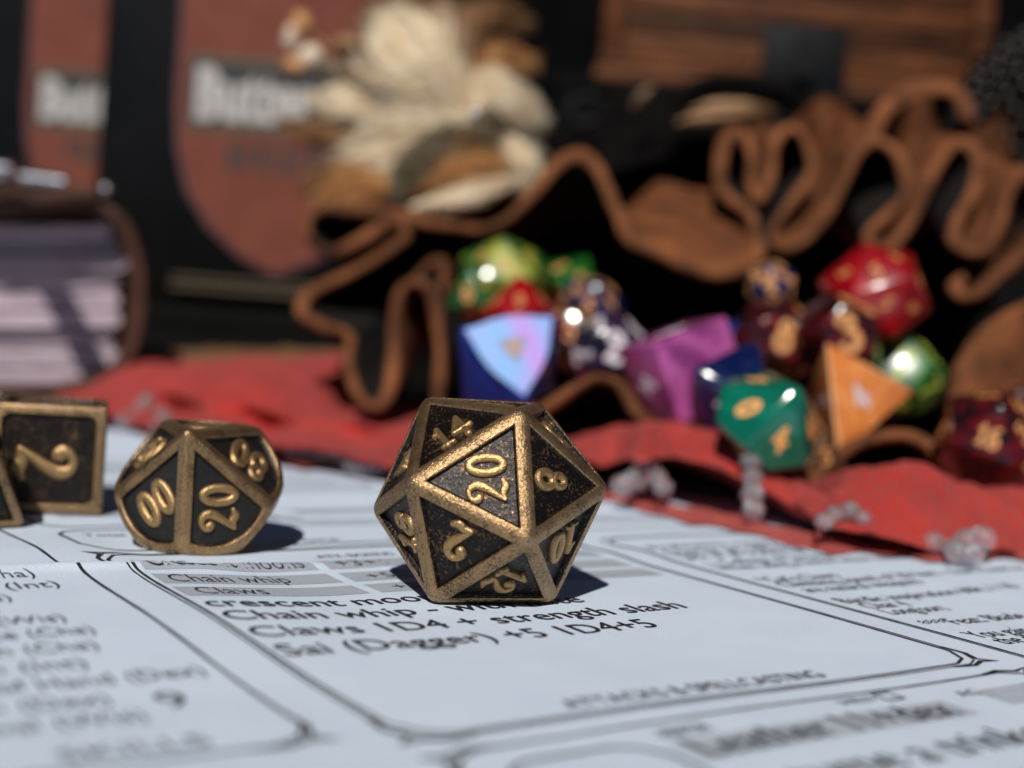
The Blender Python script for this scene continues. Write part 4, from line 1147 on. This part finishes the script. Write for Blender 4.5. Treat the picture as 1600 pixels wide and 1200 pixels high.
M['steel'] = simple('polished_steel', (0.45, 0.46, 0.5), .22, metal=1, noise_scale=2, var=.2)
BKV = np.array([-.40, .917, 0])
bp_ = at(90, 606, 36)
book = empty('leather_journal', (bp_[0], bp_[1], bp_[2]), 'thick leather journal with uneven pale page edges and metal clasp, at the left border', 'book')
def sweep_back(name, pts, th, depth, mat, D=36.0, n=8):
    q = catmull([at(x, y, D) for x, y in pts], n); k = len(q); T = np.gradient(q, axis=0); T /= np.linalg.norm(T, axis=1)[:, None]
    Nn = np.cross(T, CF); Nn /= np.linalg.norm(Nn, axis=1)[:, None]; V = []
    for i in range(k):
        for o_, d in ((.5, 0.08), (.25, 0), (-.25, 0), (-.5, .08), (-.5, depth), (.5, depth)):
            V.append(q[i]+Nn[i]*o_*th+BKV*d)
    Fc = [(i*6+j, i*6+(j+1) % 6, (i+1)*6+(j+1) % 6, (i+1)*6+j) for i in range(k-1) for j in range(6)]
    Fc += [tuple(range(6))[::-1], tuple((k-1)*6+j for j in range(6))]
    return mesh_obj(name, V, Fc, mat, book, 50)
sweep_back('cover', [(-60, 345), (20, 333), (90, 322), (150, 322), (190, 345), (212, 395), (220, 455), (214, 520), (192, 572), (150, 598), (80, 612), (-60, 617)], .30, 13, M['cover'], 35.2)
sweep_back('top_flap', [(-60, 318), (20, 312), (80, 306), (150, 300)], .34, 12, M['cover'], 34.2)
ys = [352, 378, 402, 428, 456, 486, 516, 546, 574, 602]; random.seed(11)
for k in range(len(ys)-1):
    x1 = 186+random.uniform(-14, 14)-(10 if k in (0, 8) else 0); y0, y1 = ys[k], ys[k+1]-5
    q = [(-70, y0+3), (x1-40, y0+1), (x1-12, y0-1), (x1, (y0+y1)/2-2), (x1-8, y1-1), (x1-50, y1), (-70, y1+2)]
    top_ = catmull([at(x, y, 36.4+.25*math.sin(k*2.3)) for x, y in q], 4); kk = len(top_)
    V = list(top_)+[t_+BKV*11.5 for t_ in top_]
    mesh_obj('page_block', V, [tuple(range(kk)), tuple(range(2*kk-1, kk-1, -1))]+[(i, kk+i, kk+(i+1) % kk, (i+1) % kk) for i in range(kk)], M['pages'], book, 40)
# strap added to cast a diagonal shadow over the page edges, with clasp rod
q = [at(18, 318, 36), at(16, 306, 34), at(15, 298, 32), at(16, 296, 30.6)]
V = []
for t_ in catmull(q, 6):
    for dx, dz in ((-.42, -.06), (.42, -.06), (.42, .06), (-.42, .06)): V.append(t_+np.array([dx, 0, dz]))
kk = len(V)//4
mesh_obj('shadow_strap', V, [(i*4+j, i*4+(j+1) % 4, (i+1)*4+(j+1) % 4, (i+1)*4+j) for i in range(kk-1) for j in range(4)]+[(3, 2, 1, 0), tuple((kk-1)*4+j for j in range(4))], M['cover'], book, 40)
v, f = tube([at(-40, 262, 35), at(20, 270, 35)], .33, 20); mesh_obj('clasp', v, f, M['steel'], book, 40)
v, f = tube([at(34, 279, 35), at(104, 288, 35)], [.24, .24], 20); mesh_obj('clasp', v, f, M['steel'], book, 40)
v, f = ico(at(165, 296, 35), .16, 3); mesh_obj('stud', v, f, M['steel'], book, 60)

# ---------------------------------------------------------------- pale dried flower
def petal_mat(name, c1, c2):
    mt, n, b = new_mat(name); c = coords(n)
    a = nd(n, 'ShaderNodeTexNoise', _Scale=2.2, _Detail=6.0, _Distortion=.6); n.links.new(c, a.inputs['Vector'])
    r = ramp(n, a.outputs['Fac'], [(.3, c1), (.65, c2)]); n.links.new(r.outputs[0], b.inputs['Base Color'])
    b.inputs['Roughness'].default_value = .55; bump(n, a.outputs['Fac'], b, .5, .06)
    b.inputs['Subsurface Weight'].default_value = .15; return mt
M['cream'] = petal_mat('cream_husk', (0.78, 0.60, 0.38), (0.93, 0.82, 0.64))
M['tan'] = petal_mat('tan_husk', (0.13, 0.055, 0.02), (0.36, 0.20, 0.09))
M['amber'] = petal_mat('amber_husk', (0.36, 0.14, 0.04), (0.60, 0.34, 0.14))
M['olive'] = petal_mat('olive_husk', (0.06, 0.047, 0.028), (0.19, 0.155, 0.10))
fl = empty('feather_tuft', at(700, 330, 38), 'fluffy tuft of cream and brown feathers with a pearl, lying on the pouch rim', 'feather tuft')
def petal(pts, wd, mat, cup=.35, D0=38.0, name='plume', face=(0, -.3, .3)):
    if name == 'plume':
        pl = blade(pts, [w_*.72 for w_ in wd], mat, cup, D0, 'plume', face)
        barbs(pts, wd, mat, D0, pl)
        return pl
    return blade(pts, wd, mat, cup, D0, name, face)
def barbs(pts, wd, mat, D0, parent):
    rnd = random.Random(int(pts[0][0]*7+pts[-1][1]))
    q = catmull([at(*p) for p in pts], 7); n_q = len(q)
    W_ = np.interp(np.linspace(0, 1, n_q), np.linspace(0, 1, len(wd)), wd)*D0/F_PX*1.5
    V, Fc = [], []
    for s in range(420):
        a = rnd.uniform(-1, 1); t0 = rnd.uniform(0, .55); t1 = t0+rnd.uniform(.35, .75); dep = rnd.uniform(-.35, .25)
        flare = rnd.uniform(.7, 1.35); wv = rnd.uniform(.02, .055); ph = rnd.uniform(0, 6); cu_ = rnd.uniform(-.25, .25); m_ = 9; last = None
        for k in range(m_):
            f = k/(m_-1); t = t0+(t1-t0)*f; x = min(t, 1.0)*(n_q-1); i = min(int(x), n_q-2); fr = x-i
            p = q[i]*(1-fr)+q[i+1]*fr; T = q[i+1]-q[i]; T /= np.linalg.norm(T)
            if t > 1: p = p+T*(t-1)*np.linalg.norm(q[-1]-q[0])*.8
            sd = np.cross(T, -CF); sd /= np.linalg.norm(sd); w_ = W_[i]
            c = p+sd*a*w_/2*(.35+.75*f*flare)+sd*cu_*f*f*w_+(-CF)*(dep+.12*math.sin(ph+f*4))
            h = wv*(1-f*.85)
            V += [c+sd*h, c-sd*h, c-CF*h*1.2]
            if k:
                b_ = len(V)-3
                for u_, v_ in ((0, 1), (1, 2), (2, 0)): Fc.append((b_-3+u_, b_-3+v_, b_+v_, b_+u_))
    o = mesh_obj('barbs', V, Fc, M[mat], parent, 60); o['kind'] = 'stuff'
def blade(pts, wd, mat, cup=.35, D0=38.0, name='plume', face=(0, -.3, .3)):
    """blade along (px, py, D) points, wd = widths in photo pixels at each"""
    q = catmull([at(*p) for p in pts], 7); W_ = np.interp(np.linspace(0, 1, len(q)), np.linspace(0, 1, len(wd)), wd)*D0/F_PX*1.25
    T = np.gradient(q, axis=0); T /= np.linalg.norm(T, axis=1)[:, None]; V = []; m_ = 7
    for i in range(len(q)):
        n_ = -CF+np.array(face)*.4; n_ = n_-T[i]*(n_@T[i]); n_ /= np.linalg.norm(n_); s_ = np.cross(T[i], n_)
        for j in range(m_):
            a = (j/(m_-1)-.5)*2; rip = .06*math.sin(i*1.3+j*2.1)
            V.append(q[i]+s_*a*W_[i]/2+n_*(-cup*a*a*W_[i]/2+rip*W_[i]*.3))
    k = len(q); base = len(V); V2 = [p_+CF*.05 for p_ in V]
    Fc = [(i*m_+j, (i+1)*m_+j, (i+1)*m_+j+1, i*m_+j+1) for i in range(k-1) for j in range(m_-1)]
    Fc += [tuple(base+x for x in f_[::-1]) for f_ in Fc]
    rimi = [j for j in range(m_)]+[i*m_+m_-1 for i in range(1, k)]+[(k-1)*m_+j for j in range(m_-2, -1, -1)]+[i*m_ for i in range(k-2, 0, -1)]
    Fc += [(rimi[i], rimi[(i+1) % len(rimi)], base+rimi[(i+1) % len(rimi)], base+rimi[i]) for i in range(len(rimi))]
    return mesh_obj(name, V+V2, Fc, M[mat], fl, 60)
petal([(770, 180, 39), (700, 205, 37.5), (620, 225, 37), (545, 250, 37.5)], [30, 70, 84, 70, 24], 'cream')
petal([(750, 190, 39), (690, 130, 38), (640, 80, 38), (600, 30, 39)], [40, 90, 110, 100, 30], 'cream', .5)
petal([(740, 170, 39.5), (720, 100, 39), (700, 50, 39), (680, 10, 40)], [30, 60, 80, 70, 30], 'tan')
petal([(640, 120, 40.5), (590, 130, 40), (560, 150, 40), (520, 175, 40.5)], [60, 90, 90, 70, 20], 'tan')
petal([(640, 60, 41), (590, 90, 41), (570, 120, 41), (560, 160, 41)], [30, 60, 60, 50, 20], 'tan')
petal([(742, 185, 38.5), (775, 150, 38), (810, 165, 38), (846, 190, 38.5)], [24, 44, 40, 36, 14], 'cream', .6)
petal([(740, 178, 38.8), (760, 130, 38.2), (790, 150, 38.4), (830, 172, 38.8)], [20, 40, 36, 30, 12], 'cream', .6)
petal([(730, 150, 39.6), (750, 110, 39), (790, 94, 39), (830, 98, 39.3)], [14, 34, 36, 34, 14], 'amber')
petal([(700, 60, 40), (740, 30, 40), (780, 26, 40), (815, 34, 40.3)], [14, 34, 38, 34, 12], 'tan')
petal([(700, 30, 40.6), (640, 14, 40.4), (600, 24, 40.4), (570, 50, 40.8)], [20, 40, 40, 36, 12], 'tan')
petal([(616, 318, 36.6), (640, 270, 36.4), (700, 228, 36.4), (770, 212, 36.8)], [36, 46, 44, 36, 14], 'olive', .6)
petal([(640, 310, 36.8), (690, 275, 36.4), (740, 262, 36.4), (785, 255, 36.8)], [18, 60, 70, 56, 16], 'amber', .6)
petal([(760, 215, 37.4), (800, 235, 37.2), (818, 262, 37.2), (820, 292, 37.4)], [20, 44, 44, 30, 10], 'cream', .6)
petal([(640, 328, 36), (690, 318, 35.8), (740, 304, 35.8), (800, 284, 36)], [10, 18, 20, 18, 6], 'cream', .3)
petal([(620, 300, 37), (580, 290, 37), (540, 300, 37), (505, 318, 37)], [30, 50, 52, 40, 14], 'amber', .5)
petal([(600, 250, 38), (560, 268, 38), (520, 285, 38), (480, 292, 38.4)], [30, 50, 52, 40, 14], 'tan', .5)
petal([(560, 220, 38.4), (520, 215, 38.2), (480, 205, 38.4), (445, 190, 39)], [16, 26, 26, 20, 6], 'tan', .5)
petal([(590, 180, 38.8), (550, 170, 38.6), (520, 160, 38.8), (490, 158, 39)], [30, 44, 40, 30, 6], 'cream', .5)
v, f = ico(at(742, 180, 37.6), .20, 3); mesh_obj('pearl', v, f, M['steel'], fl, 60)
M['emblem_cream'] = simple('cream_emblem', (0.62, 0.50, 0.38), .35, noise_scale=2, var=.2)
for (x, y, r_, mk, sc) in ((486, 90, .40, 'emblem_cream', (1, 1, 1)), (455, 60, .30, 'emblem_cream', (.8, 1, 1.5)), (470, 38, .34, 'amber', (1, 1, 1.2)), (462, 104, .34, 'amber', (1.2, 1, .8)), (520, 110, .3, 'olive', (1.4, 1, 1)), (545, 70, .34, 'tan', (1.6, 1, .8))):
    v, f = ico(at(x, y, 40), r_, 2, sc); mesh_obj('emblem_bead', v, f, M[mk], fl, 60)  # stand in for the emblem on the carton label, hung on the tuft
for pp in ([(486, 90, 40), (530, 120, 40.2), (600, 150, 40), (690, 180, 39)], [(470, 40, 40), (520, 80, 40.3), (600, 120, 40.4), (690, 170, 39.5)]):
    v, f = tube(catmull([at(*t_) for t_ in pp], 6), .09, 7); mesh_obj('stem', v, f, M['tan'], fl, 60)

# ---------------------------------------------------------------- dark bundle and leaves between pouch and chest
M['dark_cloth'] = simple('charcoal_cloth', (0.0035, 0.0028, 0.0028), .9, spec=.06, noise_scale=1.2, var=.5, bstr=.4, bscale=5, bdist=.1)
bd = empty('dark_cloth_bundle', at(1000, 300, 41), 'crumpled charcoal cloth bundle heaped between the pouch and the chest', 'cloth bundle')
bm = bmesh.new(); bmesh.ops.create_icosphere(bm, subdivisions=5, radius=1)
cb = at(1030, 300, 42.5)
for vv in bm.verts:
    d = vv.co.copy(); q = 1+.22*noise.noise(d*2.2)+.1*abs(noise.noise(d*5))
    vv.co = Vector((cb[0]+d.x*4.6*q, cb[1]+d.y*2.6*q, cb[2]+d.z*2.9*q))
bm_obj('fabric', bm, M['dark_cloth'], bd, 70)
v, f = tube(catmull([at(*t_) for t_ in ((1060, 158, 38.6), (1100, 136, 38.5), (1160, 132, 38.4), (1215, 142, 38.4), (1245, 168, 38.6))], 8), [.32]*33, 10); mesh_obj('roll', v, f, M['dark_cloth'], bd, 60)
v, f = tube(catmull([at(*t_) for t_ in ((930, 190, 39.2), (905, 195, 39.2), (892, 175, 39.2), (902, 155, 39.2), (930, 152, 39.2))], 8), .16, 10); mesh_obj('hook', v, f, M['iron'], bd, 60)
fl2 = fl
def leaf(label, pts, wd, mat):
    global fl
    fl = empty('dried_leaf', at(*pts[0]), label, 'dried leaf'); petal(pts, wd, mat, .5, 39.0, 'blade'); petal([(x, y-1, D-.05) for x, y, D in pts], [3]*5, 'tan', 0, 39.0, 'midrib')
leaf('small curled grey brown dried leaf left of the chest corner, upright', [(990, 172, 38.8), (996, 158, 38.6), (1006, 146, 38.5), (1020, 136, 38.6)], [5, 12, 14, 12, 4], 'olive')
leaf('long tan dried leaf lying over the middle of the pouch rim', [(1058, 192, 38), (1085, 184, 37.8), (1120, 182, 37.8), (1170, 178, 38)], [5, 12, 14, 10, 4], 'tan')
leaf('broad brown dried leaf just above the long narrow one', [(1080, 172, 38.6), (1120, 166, 38.4), (1170, 164, 38.4), (1215, 172, 38.6)], [8, 24, 26, 20, 6], 'tan')
fl = fl2

# ---------------------------------------------------------------- dark beaded purse, top right
M['jet'] = simple('jet_black_bead', (0.008, 0.005, 0.004), .3, spec=.3)
pu = empty('beaded_purse', at(1590, 300, 37), 'dark purse covered in round black beads, at the upper right border', 'purse')
cb = at(1622, 190, 38.5); bm = bmesh.new(); bmesh.ops.create_icosphere(bm, subdivisions=4, radius=1)
for vv in bm.verts: vv.co = Vector((cb[0]+vv.co.x*2.1, cb[1]+vv.co.y*1.6, cb[2]+vv.co.z*2.5))
bm_obj('bag', bm, M['dark_cloth'], pu, 60)
v, f = ico((0, 0, 0), 1, 2); jet = bpy.data.meshes.new('bead'); jet.from_pydata(v, [], f); jet.materials.append(M['jet']); jet.polygons.foreach_set('use_smooth', [True]*len(jet.polygons))
for i in range(260):
    z = 1-2*(i+.5)/260; r_ = math.sqrt(1-z*z); a = i*2.399963; d = (r_*math.cos(a), r_*math.sin(a), z)
    if d[1] > .25 or d[0] > .55: continue
    ob = bpy.data.objects.new('bead', jet); COL.objects.link(ob); ob.parent = pu; s_ = .27*(.9+.2*random.random()); ob.scale = (s_, s_, s_)
    ob.location = Vector((cb[0]+d[0]*2.15, cb[1]+d[1]*1.65, cb[2]+d[2]*2.55))-world_loc(pu)
